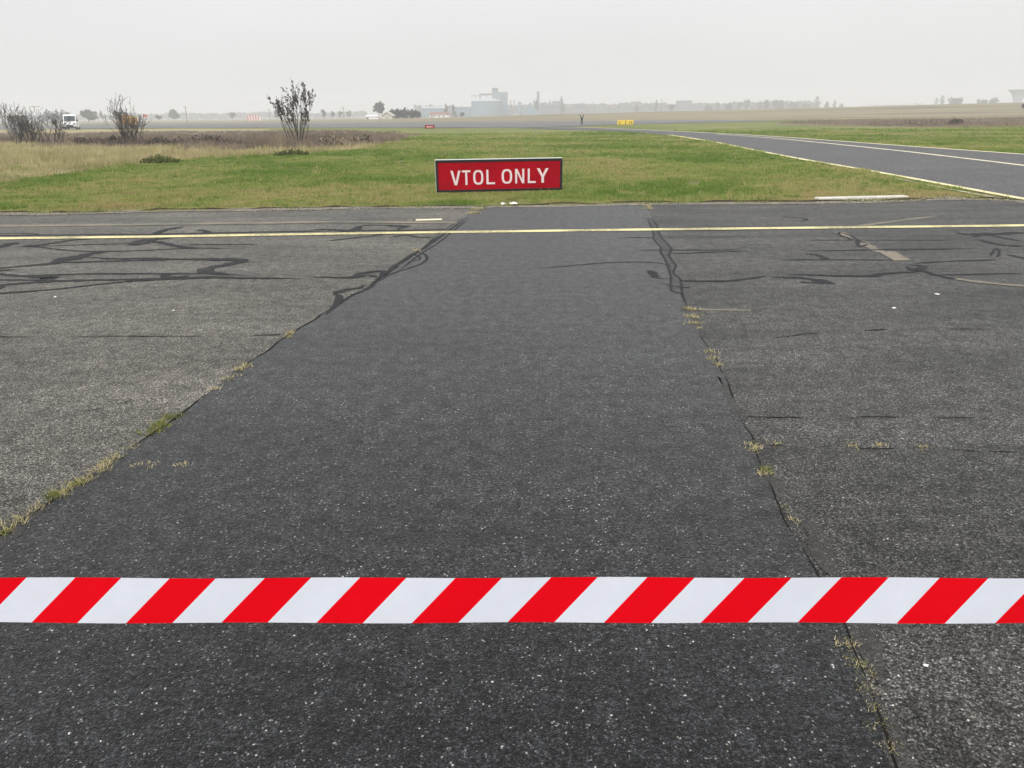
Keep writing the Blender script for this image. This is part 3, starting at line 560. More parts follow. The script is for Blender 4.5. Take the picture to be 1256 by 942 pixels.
# brown scrub
x, y = scatter(42000, 40, 125, 0.85); wob = (vnoise(x, y, 4, 40) - 0.5) * 8 + (vnoise(x, y, 1.3, 45) - .5) * 4
ok = in_poly(x + (vnoise(x, y, 3, 46) - .5) * 4, y + wob, SCRUB) & (vnoise(x, y, .9, 47) > .22); x, y = x[ok], y[ok]
h = (0.15 + 0.85 * vnoise(x, y, 2.4, 41) ** 2 + 0.12 * RNG.random(len(x))) * np.interp(y, [45, 58, 75, 110], [1, .8, .35, .22])
V, F, A = tufts(x, y, h, 0.14 + 0 * y, 8, np.maximum(.014, .0006 * y), 0.55)
A = np.clip(A * 0.45 + 0.75 * np.repeat(vnoise(x, y, 1.3, 42) * .6 + vnoise(x, y, .4, 48) * .4 - .1 + .25 * np.clip((x + 13) / 6, 0, 1), 24), 0, 1)
tagit(link('brown_scrub', npmesh('brown_scrub', V, F, {'rnd': A}), M['scrub']), 'band of brown dead weeds in front of the runway', 'scrub', kind='stuff')
x, y = scatter(26000, 60, 250, 0.95)
ok = in_poly(x, y, RSCRUB) & (x > 40); x, y = x[ok], y[ok]
h = 0.12 + 0.5 * vnoise(x, y, 5, 44) ** 1.5
V, F, A = tufts(x, y, h, 0.3 + 0 * y, 8, np.maximum(.03, .0005 * y), 0.6)
A = np.clip(A * .5 + .6 * np.repeat(vnoise(x, y, 6, 49) * .6 + vnoise(x, y, 1.5, 55) * .4, 24), 0, 1)
tagit(link('heath', npmesh('heath', V, F, {'rnd': A}), M['scrub']), 'brown heath beyond the taxiway on the right', 'scrub', kind='stuff')

# weeds in the seams and loose grit
def seam_weeds(name, pxs, mats, label, size):
    parts = []
    for (px, py, n, s) in pxs:
        n = max(4, int(n * .55)); cx, cy = at(px, py); xx = cx + RNG.normal(0, 0.017 * s + .0015 * cy, n); yy = cy + RNG.normal(0, 0.017 * s + .001 * cy, n)
        v, f, a = tufts(xx, yy, np.full(n, size * s), np.full(n, .012), 6, np.full(n, .0022 + .0006 * cy), 2.2); v[:, 2] += 0.022; parts.append((v, f, a))
    V, F, A = cat(parts)
    return tagit(link(name, npmesh(name, V, F, {'rnd': A}), M[mats]), label, 'weeds', kind='stuff')
seam_weeds('seam_weeds', [(20, 643, 22, 1.2), (8, 653, 14, 1), (45, 625, 16, 1), (75, 606, 22, 1.1), (90, 597, 20, 1), (105, 588, 22, 1), (120, 578, 22, 1), (130, 570, 20, 1), (140, 563, 20, 1), (165, 548, 10, .8), (265, 478, 12, 1), (282, 465, 14, 1), (297, 453, 20, 1.1), (303, 449, 14, 1), (357, 410, 26, 1.3), (352, 414, 14, 1), (580, 262, 40, 2), (586, 257, 40, 2.2), (512, 308, 16, 1.2), (168, 571, 8, .7), (185, 572, 8, .7), (225, 571, 10, .8)], 'straw', 'straw weeds growing along the left seam', 0.020)
seam_weeds('seam_moss', [(68, 608, 40, 1.2), (95, 594, 40, 1), (188, 529, 50, 1.2), (198, 522, 40, 1.2), (212, 512, 40, 1.1), (4, 655, 30, 1), (940, 577, 34, .8), (590, 254, 30, 2.4), (1050, 815, 14, .5)], 'greenweed', 'green moss and weeds tucked into the strip seams', 0.016)
seam_weeds('joint_weeds', [(846, 380, 30, 1.4), (849, 389, 26, 1.2), (853, 397, 24, 1.1), (858, 403, 10, 1), (872, 432, 18, 1), (876, 440, 18, 1), (880, 448, 16, 1), (922, 547, 24, .9), (926, 553, 18, .8), (938, 581, 20, .7), (952, 545, 10, .8), (1050, 548, 14, .7), (1080, 547, 16, .8), (1133, 549, 10, .6), (962, 622, 12, .5), (970, 637, 14, .5), (1042, 792, 22, .6), (1052, 815, 16, .5), (1060, 845, 16, .5), (1075, 872, 16, .5), (1082, 890, 14, .5), (1092, 915, 16, .5), (1066, 828, 10, .5), (796, 256, 30, 1.8), (795, 253, 30, 1.8)], 'straw', 'dry weeds growing along the right seam', 0.018)
def pebbles(name, x, y, s, mat, label, catg, zb=0.012, flat=0.6, parent=None):
    n = len(x); base = np.array([(1, 0, 0), (0, 1, 0), (-1, 0, 0), (0, -1, 0), (0, 0, 1), (0, 0, -1)], float)
    fc = np.array([(0, 1, 4), (1, 2, 4), (2, 3, 4), (3, 0, 4), (1, 0, 5), (2, 1, 5), (3, 2, 5), (0, 3, 5)])
    V = base[None] * (s[:, None, None] * RNG.uniform(.55, 1.3, (n, 6, 1))); V[:, :, 2] *= flat
    a = RNG.uniform(0, 6.28, n); c, sn = np.cos(a)[:, None], np.sin(a)[:, None]
    X = V[:, :, 0] * c - V[:, :, 1] * sn + x[:, None]; Y = V[:, :, 0] * sn + V[:, :, 1] * c + y[:, None]; Zz = V[:, :, 2] + zb + s[:, None] * 0.3
    F = (fc[None] + (np.arange(n) * 6)[:, None, None]).reshape(-1, 3)
    me = npmesh(name, np.stack([X, Y, Zz], -1).reshape(-1, 3), F, {'rnd': np.repeat(RNG.random(n), 6)})
    return tagit(link(name, me, M[mat], parent), label, catg, kind='stuff')
n = 800; yy = 1.2 + 8 * RNG.random(n) ** 1.6; xx = RNG.uniform(-1, 1, n) * (yy * 0.8 + 0.6)
pebbles('loose_grit', xx, yy, np.abs(RNG.normal(0.0012, 0.0009, n)) + 0.0010, 'grit', 'pale loose grit scattered over the dark asphalt', 'grit', zb=0.003)
n = 2600; xx = RNG.uniform(-14, 14, n); yy = EDGE_Y(xx) + RNG.normal(-0.02, 0.12, n); k = vnoise(xx, xx * 0, 1.3, 50) > 0.3
pebbles('edge_gravel', xx[k], yy[k], np.abs(RNG.normal(.007, .006, k.sum())) + .004, 'stone', 'pale gravel along the edge of the turf', 'gravel', zb=0.008)
n = 330; q = RNG.random(n); a0, b0 = np.array(at(1040, 246)), np.array(at(1250, 247)); xx = a0[0] + (b0[0] - a0[0]) * q + RNG.normal(0, .1, n); yy = EDGE_Y(xx) + np.abs(RNG.normal(0.1, .25, n))
pebbles('corner_gravel', xx, yy, np.abs(RNG.normal(.010, .009, n)) + .005, 'stone', 'broken stones where the taxiway meets the apron', 'gravel', zb=0.008)

# ------------------------------------------------------------------ the big red sign
def letter_poly(ch):
    """outlines in a 0.62 x 1 cell"""
    t = 0.17
    return {'V': [[(0, 1), (.145, 1), (.31, .24), (.475, 1), (.62, 1), (.385, 0), (.235, 0)]],
            'T': [[(0, 1), (0, .87), (.24, .87), (.24, 0), (.38, 0), (.38, .87), (.62, .87), (.62, 1)]],
            'L': [[(0, 0), (.6, 0), (.6, .13), (.145, .13), (.145, 1), (0, 1)]],
            'N': [[(0, 0), (.135, 0), (.135, .74), (.47, 0), (.62, 0), (.62, 1), (.485, 1), (.485, .26), (.15, 1), (0, 1)]],
            'Y': [[(.24, 0), (.38, 0), (.38, .42), (.64, 1), (.48, 1), (.31, .57), (.14, 1), (-.02, 1), (.24, .42)]]}.get(ch)
def letter(name, ch, x, z, w, h, depth, mat, parent):
    if ch == 'O':
        bm = bmesh.new(); n = 28; rings = []
        for rx, rz, yy_ in ((.5, .5, 0), (.5, .5, -depth), (.5 - .135 / .66, .5 - .13, -depth), (.5 - .135 / .66, .5 - .13, 0)):
            R_ = []
            for i in range(n):
                a = 2 * math.pi * i / n; ca, sa = math.cos(a), math.sin(a)
                e = 2 / 2.7; R_.append(bm.verts.new((x + w * (.5 + rx * math.copysign(abs(ca) ** e, ca)), yy_, z + h * (.5 + rz * math.copysign(abs(sa) ** e, sa)))))
            rings.append(R_)
        for k in range(4):
            a, b = rings[k], rings[(k + 1) % 4]
            for i in range(n):
                j = (i + 1) % n; bm.faces.new((a[i], a[j], b[j], b[i]))
        bmesh.ops.recalc_face_normals(bm, faces=bm.faces); me = bpy.data.meshes.new(name); bm.to_mesh(me); bm.free()
        return link(name, me, mat, parent)
    mb = MB()
    for poly in letter_poly(ch): mb.prism([(x + p / .62 * w, z + q * h) for p, q in poly], depth, (0, -depth / 2, 0))
    return mb.build(name, mat, parent)
def big_sign():
    pl, pr = Vector((*at(535, 236), 0)), Vector((*at(690, 232.7), 0)); w = (pr - pl).length; rz = math.atan2(pr.y - pl.y, pr.x - pl.x)
    t_ = far(535, 195.2, pl.y).z; H = t_ + 0.0
    root = empty('airfield_sign', (pl.x, pl.y, -0.015), rz); tagit(root, 'large red VTOL ONLY sign standing in the grass', 'sign')
    D = 0.16
    MB().box((w / 2, D / 2 + .012, H / 2), (w, D, H), 0.012).build('housing', M['alu'], root)
    e = 0.052; fr = MB(); y0 = -0.004
    fr.box((w / 2, y0, H - .009 - e / 2), (w - .018, .028, e), .004); fr.box((w / 2, y0, 0.009 + e / 2), (w - .018, .028, e), .004)
    fr.box((.009 + e / 2, y0, H / 2), (e, .030, H - .034 - 2 * e + .03), .004); fr.box((w - .009 - e / 2, y0, H / 2), (e, .030, H - .034 - 2 * e + .03), .004)
    fr.build('frame', M['black'], root)
    MB().box((w / 2, 0.002, H / 2), (w - 2 * e - .02, .014, H - 2 * e - .02)).build('face_panel', M['red'], root)
    hh = H * 0.44; zb = H * 0.245; zt = zb
    # left edges and widths as fractions of the sign, read off the photograph
    for ch, a, b, dz in (('V', .117, .195, -.014), ('T', .206, .272, -.012), ('O', .293, .372, -.009), ('L', .396, .465, -.006), ('O', .516, .598, 0), ('N', .622, .694, .002), ('L', .722, .786, .004), ('Y', .796, .884, .006)):
        letter('letter_' + ch.lower(), ch, a * w, zb + dz * 0.9, (b - a) * w, hh, .006, M['signwhite'], root).location.y = -0.006
    for xx in (.12 * w, .88 * w):
        MB().box((xx, .1, -.06), (.12, .12, .2)).build('foot', M['galv'], root)
    return root
big_sign()
def small_sign(name, x0, x1, yt, yb, facem, label, bars, barm, dark):
    a = Vector((*at(x0, yb), 0)); b = Vector((*at(x1, yb - 0.012 * (x1 - x0)), 0)); w = (b - a).length; H = far(x0, yt, a.y).z
    r = empty(name, (a.x, a.y, -.015), math.atan2(b.y - a.y, b.x - a.x)); tagit(r, label, 'sign')
    MB().box((w / 2, .1, H / 2 + .05), (w, .16, H - .1), .02).build('housing', M[dark], r)
    MB().box((w / 2, .0, H / 2 + .05), (w - .12, .05, H - .22)).build('face_panel', M[facem], r)
    for (u0_, u1_, v0, v1) in bars: MB().box(((u0_ + u1_) / 2 * w, -.03, .05 + (v0 + v1) / 2 * H), ((u1_ - u0_) * w, .012, (v1 - v0) * H)).build('marking', M[barm], r)
    for k in (.15, .85): MB().box((k * w, .1, .03), (.08, .08, .12)).build('foot', M['galv'], r)
    return r
small_sign('airfield_sign', 521.3, 533, 153.2, 158.6, 'red', 'small distant red sign with illegible white lettering beside the runway', [(.2, .3, .36, .62), (.34, .42, .36, .62), (.46, .56, .36, .62), (.6, .68, .36, .62), (.72, .8, .36, .62)], 'signwhite', 'maroon')
small_sign('airfield_sign', 757, 777, 147.0, 154.0, 'signyellow', 'low yellow direction sign with dark markings on the far grass', [(.13, .16, .15, .7), (.49, .53, .12, .8), (.72, .76, .25, .62), (.84, .9, .3, .6)], 'black', 'yellowpaint')

# ------------------------------------------------------------------ barrier tape
def tape():
    root_me = bpy.data.meshes.new('barrier_tape'); bm = bmesh.new()
    def pt(px, t):   # t 0 top .. 1 bottom, px along the photo's width
        D = 0.955 - 0.030 * (px / 1256.0)
        D += 0.0006 * math.sin(px * 0.013) + 0.0004 * math.sin(px * .031 + 1)
        py = (708.6 + 0.35 * math.sin(px * 0.006)) + (55.0 + 0.6 * px / 1256) * t
        p = far(px, py, D); p.y += 0.0012 * math.sin(px * .019 + t * 2.0); return p
    vc = {}
    def vert(px, t):
        k = (round(px, 2), round(t, 3))
        if k not in vc: vc[k] = bm.verts.new(pt(px, t))
        return vc[k]
    # stripe edges at the top, spacing widening slowly to the right
    tops = []; px = 92.0; per = lambda p: 116.3 + 6.0 * (max(0, p) / 1256) ** 2
    right = []; p = 92.0
    while p < 4200: right.append((p, p + per(p) * .487)); p += per(p)
    left = []; p = 92.0
    while p > -3400: p -= per(p); left.append((p, p + per(p) * .487))
    stripes = sorted(left + right); segs = []
    for (a, b), (c, d) in zip(stripes, stripes[1:]): segs.append((a, b, 1)); segs.append((b, c, 0))
    nx, nt_ = 3, 4
    for a, b, mi in segs:
        for i in range(nx):
            for j in range(nt_):
                t0, t1 = j / nt_, (j + 1) / nt_; u0_, u1_ = a + (b - a) * i / nx, a + (b - a) * (i + 1) / nx
                sh0, sh1 = -53.5 * t0, -53.5 * t1
                f = bm.faces.new((vert(u0_ + sh0, t0), vert(u0_ + sh1, t1), vert(u1_ + sh1, t1), vert(u1_ + sh0, t0))); f.material_index = mi; f.smooth = True
    bm.to_mesh(root_me); bm.free()
    for nm, col in (('tape_white', (0.86, 0.89, 0.99)), ('tape_red', (0.95, 0.003, 0.012))):
        m, t, b, o = newmat(nm); tc_ = N(t, 'ShaderNodeTexCoord'); n = noise(t, tc_.outputs['Object'], 30, 3)
        r = ramp(t, [(.3, tuple(c * .96 for c in col)), (.7, col)], n); t.links.new(r.outputs[0], b.inputs['Base Color'])
        bq = N(t, 'ShaderNodeBump'); bq.inputs['Strength'].default_value = .25; bq.inputs['Distance'].default_value = .004; nq = noise(t, tc_.outputs['Object'], 9, 3, .5, (1, 1, .35)); t.links.new(nq, bq.inputs['Height']); t.links.new(bq.outputs[0], b.inputs['Normal'])
        b.inputs['Roughness'].default_value = .42; b.inputs['Specular IOR Level'].default_value = .15
        tr = N(t, 'ShaderNodeBsdfTranslucent'); t.links.new(r.outputs[0], tr.inputs['Color']); ms = N(t, 'ShaderNodeMixShader'); ms.inputs[0].default_value = .3
        t.links.new(b.outputs[0], ms.inputs[1]); t.links.new(tr.outputs[0], ms.inputs[2]); t.links.new(ms.outputs[0], o.inputs['Surface'])
        root_me.materials.append(m)
    return tagit(link('barrier_tape', root_me), 'red and white striped barrier tape stretched across the foreground', 'barrier tape')
tape()

# ------------------------------------------------------------------ slab and litter
def slab():
    a, b = Vector((*at(1003, 245), 0)), Vector((*at(1113, 242.5), 0)); d = b - a
    r = MB().box((d.length / 2, .05, .02), (d.length, .20, .055), .012).build('concrete_slab', M['slab'])
    r.location = (a.x, a.y, -.01); r.rotation_euler = (0, 0, math.atan2(d.y, d.x))
    tagit(r, 'long white concrete slab lying at the grass edge', 'slab')
slab()
def crumple(name, px, py, w, dpt, h, seed, label):
    rr = random.Random(seed); bm = bmesh.new(); bmesh.ops.create_icosphere(bm, subdivisions=1, radius=1)
    for v in bm.verts:
        k = rr.uniform(.3, 1.4); v.co = Vector((v.co.x * w * k, v.co.y * dpt * k, max(0, (v.co.z * .5 + .45)) * h * rr.uniform(.5, 1.3)))
    me = bpy.data.meshes.new(name); bm.to_mesh(me); bm.free(); o = link(name, me, M['litter']); c = at(px, py); o.location = (c[0], c[1], .026)
    return tagit(o, label, 'litter')
crumple('crumpled_litter', 617.5, 253.2, .06, .04, .05, 3, 'smaller crumpled white scrap below the red sign, left of a pair')
crumple('crumpled_litter', 628.5, 252.8, .10, .05, .065, 5, 'larger crumpled white scrap below the red sign, right of a pair')
def chip(px, py, s, label):
    c = at(px, py); rr = random.Random(int(px)); bm = bmesh.new(); bmesh.ops.create_icosphere(bm, subdivisions=1, radius=s)
    for v in bm.verts: v.co = v.co * rr.uniform(.6, 1.25); v.co.z *= .35
    me = bpy.data.meshes.new('pale_chip'); bm.to_mesh(me); bm.free(); o = link('pale_chip', me, M['litter']); o.location = (c[0], c[1], .014 + s * .2)
    tagit(o, label, 'stone chip')
chip(1134, 821, .009, 'white stone chip right of the seam, just below the barrier tape')
chip(1149, 363, .022, 'white chip on the right pavement, near the tan painted bar')
chip(1096, 380, .018, 'white chip on the right pavement, below another chip')
chip(68, 366, .014, 'pale chip near the left photo edge, below the sealed cracks')
chip(213, 383, .016, 'pale chip on the left apron, right of the other chips')

# ------------------------------------------------------------------ shrubs and trees
def branches(stems, seed, depth, spread, ratio=(.55, .8), kids=(2, 3), upw=.25, wob=.12):
    """returns segments (p0,p1,r0,r1) and tips"""
    rr = random.Random(seed); segs, tips = [], []
    def grow(p, d, L, r, k):
        n = 3; q = p.copy(); dd = d.copy()
        for i in range(n):
            dd = (dd + Vector((rr.gauss(0, wob), rr.gauss(0, wob), rr.gauss(0, wob * .6) + upw * .12))).normalized(); e = q + dd * L / n
            ra, rb = r * (1 - .45 * i / n), r * (1 - .45 * (i + 1) / n); segs.append((q.copy(), e.copy(), ra, rb)); q = e
            if k > 0 and i >= 0:
                for _ in range(rr.choice(kids) if i == n - 1 else rr.choice((0, 1, 1))):
                    s_ = Vector((rr.gauss(0, spread), rr.gauss(0, spread), rr.gauss(0, spread * .6) + upw))
                    grow(q.copy(), (dd + s_).normalized(), L * rr.uniform(*ratio), rb * .62, k - 1)
        if k == 0: tips.append((q.copy(), dd.copy()))
    for p, d, L, r in stems: grow(Vector(p), Vector(d).normalized(), L, r, depth)
    return segs, tips
def seg_mesh(name, segs, rmin):
    V, F = [], []
    for p, q, a, b in segs:
        a, b = max(a, rmin), max(b, rmin * .8); d = (q - p).normalized(); s_ = d.orthogonal().normalized(); t_ = d.cross(s_); o = len(V)
        for k in range(3):
            an = 2.094 * k; V.append(p + (s_ * math.cos(an) + t_ * math.sin(an)) * a)
        for k in range(3):
            an = 2.094 * k; V.append(q + (s_ * math.cos(an) + t_ * math.sin(an)) * b)
        for k in range(3):
            j = (k + 1) % 3; F.append((o + k, o + j, o + 3 + j, o + 3 + k))
    return npmesh(name, [tuple(v) for v in V], F)
def leaf_quads(name, pts, size, seed, jitter=0.0, stretch=1.6):
    r = np.random.default_rng(seed); n = len(pts); c = np.array(pts, float) + r.normal(0, 1, (n, 3)) * jitter
    a = r.normal(0, 1, (n, 3)); a /= np.linalg.norm(a, axis=1, keepdims=True); b = np.cross(a, r.normal(0, 1, (n, 3))); b /= np.maximum(np.linalg.norm(b, axis=1, keepdims=True), 1e-6)
    s_ = np.asarray(size) * r.uniform(.6, 1.4, n); a = a * (s_ * stretch)[:, None]; b = b * s_[:, None]
    V = np.stack([c - a, c - b * .7, c + a, c + b * .7], 1).reshape(-1, 3)
    return npmesh(name, V, np.arange(n * 4).reshape(-1, 4), {'rnd': np.repeat(r.random(n), 4)})
def shrub(px, py, label, seed, stems, depth, spread, barkm, rmin, leaves=None, name='bare_shrub', **kw):
    c = at(px, py); root = empty(name, (c[0], c[1], -.015)); tagit(root, label, 'shrub')
    segs, tips = branches(stems, seed, depth, spread, **kw); link('branches', seg_mesh('branches', segs, rmin), M[barkm], root)
    if leaves:
        rr = random.Random(seed); zmax = max(t[0].z for t in tips); pts = []
        for p, d in tips:
            if p.z > zmax * leaves[1] and rr.random() < leaves[2]:
                for _ in range(rr.randint(3, 9)): pts.append(p - d * rr.uniform(0, .28) + Vector((rr.gauss(0, .035), rr.gauss(0, .035), rr.gauss(0, .06))))
        if pts: link('dead_leaves', leaf_quads('dead_leaves', [tuple(p) for p in pts], leaves[0], seed), M['deadleaf'], root)
    return root
rs = random.Random(3)
def fan(n, w, L, r, out=.5, seed=1):
    q = random.Random(seed); return [((q.uniform(-w, w), q.uniform(-.3, .3), 0), (q.uniform(-out, out), q.uniform(-out * .5, out * .5), 1), L * q.uniform(.7, 1.15), r * q.uniform(.7, 1.2)) for _ in range(n)]
shrub(367, 175, 'tall shrub with dark curled leaves clustered on its upper twigs', 12, [((-.12 + .03 * k, .1 * math.sin(k), 0), (-.30 + .64 * k / 9 , .2 * math.sin(k * 2.4), 1), 2.1 - .2 * abs(k - 4.5) / 4.5, .030) for k in range(10)] + [((-.7, 0, 0), (-.12, 0, 1), 1.7, .035), ((-.6, .2, 0), (-.25, 0, 1), 1.3, .03), ((.4, .1, 0), (.35, 0, 1), 1.3, .03), ((-.3, .1, 0), (-.35, 0, 1), 1.7, .03)], 3, .30, 'bark', .007, leaves=(.050, .36, .6), name='leafy_shrub', upw=.25, ratio=(.36, .58), wob=.09, kids=(1, 2))
shrub(47, 176, 'wide bare shrub at the left edge, in front of a grey shed', 22, fan(32, 1.9, 1.05, .036, .6, 8), 3, .5, 'bark', .010, upw=.3, kids=(1, 2), ratio=(.45, .75))
shrub(22, 175, 'slim pale bare shrub at the far left edge', 25, fan(6, .5, 1.35, .034, .4, 3), 2, .45, 'greybark', .014, upw=.35)
shrub(166, 177.5, 'bare many-stemmed shrub with fanned twigs in front of a yellow truck', 31, fan(20, .75, 1.35, .036, .7, 12) + [((-.15, 0, 0), (-.15, 0, 1), 1.3, .03), ((.2, 0, 0), (.25, 0, 1), 1.05, .03)], 3, .42, 'greybark', .010, upw=.3, kids=(1, 2), ratio=(.42, .7))
# low dark scrubby heaps in the weeds
def clump(px, py, w, h, label, seed, matn='scrub', n=380, sz=.05, name='low_bush', catg='bush'):
    c = at(px, py); r = np.random.default_rng(seed); th = r.uniform(0, 6.28, n); q = np.sqrt(r.random(n)); zz = r.random(n)
    pts = np.column_stack([np.cos(th) * q * w, np.sin(th) * q * w * .6, zz * h * np.sqrt(np.maximum(0, 1 - q * q)) * r.uniform(.7, 1.2, n) + .02])
    root = empty(name, (c[0], c[1], -.015)); tagit(root, label, catg)
    link('foliage', leaf_quads('foliage', pts, sz, seed, 0.02, 2.2), M[matn], root)
    segs, _ = branches([((r.uniform(-w * .4, w * .4), 0, 0), (r.uniform(-.6, .6), 0, 1), h * .7, .012) for _ in range(6)], seed, 1, .5); link('twigs', seg_mesh('twigs', segs, .006), M['bark'], root)['kind'] = 'stuff'
clump(196, 199.5, .75, .26, 'dark green weed clump at the edge of the straw grass', 1, 'greenclump', 420, .035, 'weed_clump', 'weeds')
clump(358, 190.5, .8, .22, 'flat green weed clump below the leafy shrub', 2, 'greenclump', 420, .04, 'weed_clump', 'weeds')
clump(255, 178.5, 1.5, .62, 'dark brown bush left of the leafy shrub', 4, 'darkscrub', 500, .06)
clump(222, 179, 1.1, .4, 'low brown heap of weeds between two shrubs', 5, 'darkscrub', 380, .05)
clump(120, 178, 1.0, .42, 'low brown bush between the two bare shrubs', 6, 'darkscrub', 380, .05)
clump(404, 181, 1.0, .75, 'brown twiggy bush right of the leafy shrub', 7, 'scrub', 480, .05)
clump(445, 177, .9, .6, 'pale brown weed bush near the right end of the scrub', 8, 'scrub', 420, .05)
clump(290, 180, 1.1, .34, 'small dark heap right of the dark brown bush', 11, 'darkscrub', 380, .05)
clump(95, 177.5, .9, .5, 'dark heap at the right foot of the wide bare shrub', 12, 'darkscrub', 380, .05)
clump(140, 178, .8, .6, 'dark bush at the left foot of the many-stemmed shrub', 13, 'darkscrub', 380, .05)
clump(195, 178.5, .9, .5, 'dark bush at the right foot of the many-stemmed shrub', 14, 'darkscrub', 380, .05)
clump(1172, 152.5, .85, .6, 'dark bush in the brown heath on the right', 9, 'darkscrub', 900, .06)
clump(1117, 153.2, 1.6, .45, 'lower brown bush in the heath, left of the dark one', 10, 'scrub', 800, .06)

def tree(name, px, ytop, D, wpx, label, seed, matn='treegrey', shape='round', n=420, bare=.0, group=None, ybase=None, catg='tree'):
    """far tree: tapered trunk with limbs and a crown of leaf clumps"""
    base = far(px, horizon(px), D); top = far(px, ytop, D).z; zb = float(tz(base.x, D)); H = max(top - zb, 1.5); w = abs(far(px + wpx / 2, 141, D).x - far(px - wpx / 2, 141, D).x) / 2
    root = empty(name, (base.x, D, zb)); tagit(root, label, catg, group); r = np.random.default_rng(seed); rr = random.Random(seed)
    segs, _ = branches([((0, 0, -.2), (0, 0, 1), H * .45, max(.15, H * .022))], seed, 2, .55, upw=.5); lim = [s_ for s_ in segs if s_[1].z < H * .93 and abs(s_[1].x) < w]
    link('trunk', seg_mesh('trunk', lim, .05), M['bark'], root)
    K = 9 if shape != 'poplar' else 11; cl = []
    for i in range(K):
        if shape == 'poplar': cz = H * (.14 + .8 * i / (K - 1)); rad = w * (1.0 if .2 < i / K < .75 else .6); cl.append((rr.gauss(0, w * .15), rr.gauss(0, w * .15), cz, rad, H * .09))
        elif shape == 'cone': f = i / (K - 1); cz = H * (.1 + .86 * f); rad = w * (1.05 - .95 * f); cl.append((rr.gauss(0, w * .08), rr.gauss(0, w * .08), cz, max(rad, w * .1), H * .08))
        elif shape == 'hedge': cx = -w + 2 * w * (i + .5) / K; hh = H * rr.uniform(.72, 1.0); cl.append((cx, rr.gauss(0, w * .1), hh * .48, w / K * 2.0, hh * .5))
        else: a = rr.uniform(0, 6.28); q = w * .62 * math.sqrt(rr.random()); cz = H * rr.uniform(.36, .82); cl.append((math.cos(a) * q, math.sin(a) * q, cz, w * .5, H * .19))
    pts = []
    for i in range(n):
        cx, cy, cz, ra, rh = cl[i % K]; v = r.normal(0, 1, 3); v /= np.linalg.norm(v); q = r.random() ** .4
        pts.append((cx + v[0] * q * ra, cy + v[1] * q * ra, min(cz + v[2] * q * rh, H)))
    link('crown', leaf_quads('crown', pts, max(.16, min(w * .16, H * .075)), seed, 0, 1.3), M[matn], root)
    return root

# ------------------------------------------------------------------ buildings
def gable_house(name, x0, x1, yeave, yridge, D, label, wallm, roofm, depth=9.0, front_gable=False, windows=2, door=True, catg='house', chimney=True, group=None):
    a, b = far(x0, horizon(x0), D), far(x1, horizon(x1), D); w = b.x - a.x; he = max(1.2, far(x0, yeave, D).z); hr = max(he + .6, far((x0 + x1) / 2, yridge, D).z)
    root = empty(name, (a.x, D, 0)); tagit(root, label, catg, group)
    if front_gable:
        MB().prism([(0, 0), (w, 0), (w, he), (w / 2, hr), (0, he)], depth, (0, depth / 2, 0)).build('wall', M[wallm], root)
        t_ = .3; sl = Vector((w / 2, hr - he)); L = sl.length; o_ = .5; mb = MB(); ux, uz = sl.x / L, sl.y / L
        for sgn in (1, -1):
            p = [(w / 2, hr + .05), (w / 2, hr + .05 + t_), (w / 2 - sgn * (w / 2 + o_), he - o_ * uz + .05 + t_), (w / 2 - sgn * (w / 2 + o_), he - o_ * uz + .05)]
            mb.prism(p, depth + 1, (0, depth / 2, 0))
        roof = mb.build('roof', M[roofm], root)
    else:
        MB().box((w / 2, depth / 2, he / 2), (w, depth, he)).build('wall', M[wallm], root)
        roof = MB().prism([(-.5, he), (depth + .5, he), (depth / 2, hr)], w + .8, (w / 2, 0, 0), ((0, 1, 0), (0, 0, 1))).build('roof', M[roofm], root)
    if chimney: MB().box((w * .75 if not front_gable else w * .55, depth / 2, hr + .3), (.9, .9, 1.8)).build('chimney', M['rooftile'], roof)
    for k in range(windows):
        cx = w * (k + 1) / (windows + 1); ww = min(1.4, w * .12)
        wn = MB().box((cx, -.03, he * .55), (ww, .12, min(1.5, he * .4))).build('window', M['white'], root)
        MB().box((cx, -.10, he * .55), (ww * .8, .04, min(1.5, he * .4) * .82)).build('pane', M['glass'], wn)
    if door: MB().box((w * .12, -.04, min(2.1, he * .8) / 2), (min(1.1, w * .15), .1, min(2.1, he * .8))).build('door', M['wood'], root)
    return root
def mpp(D): return (far(629, 141, D).x - far(628, 141, D).x)

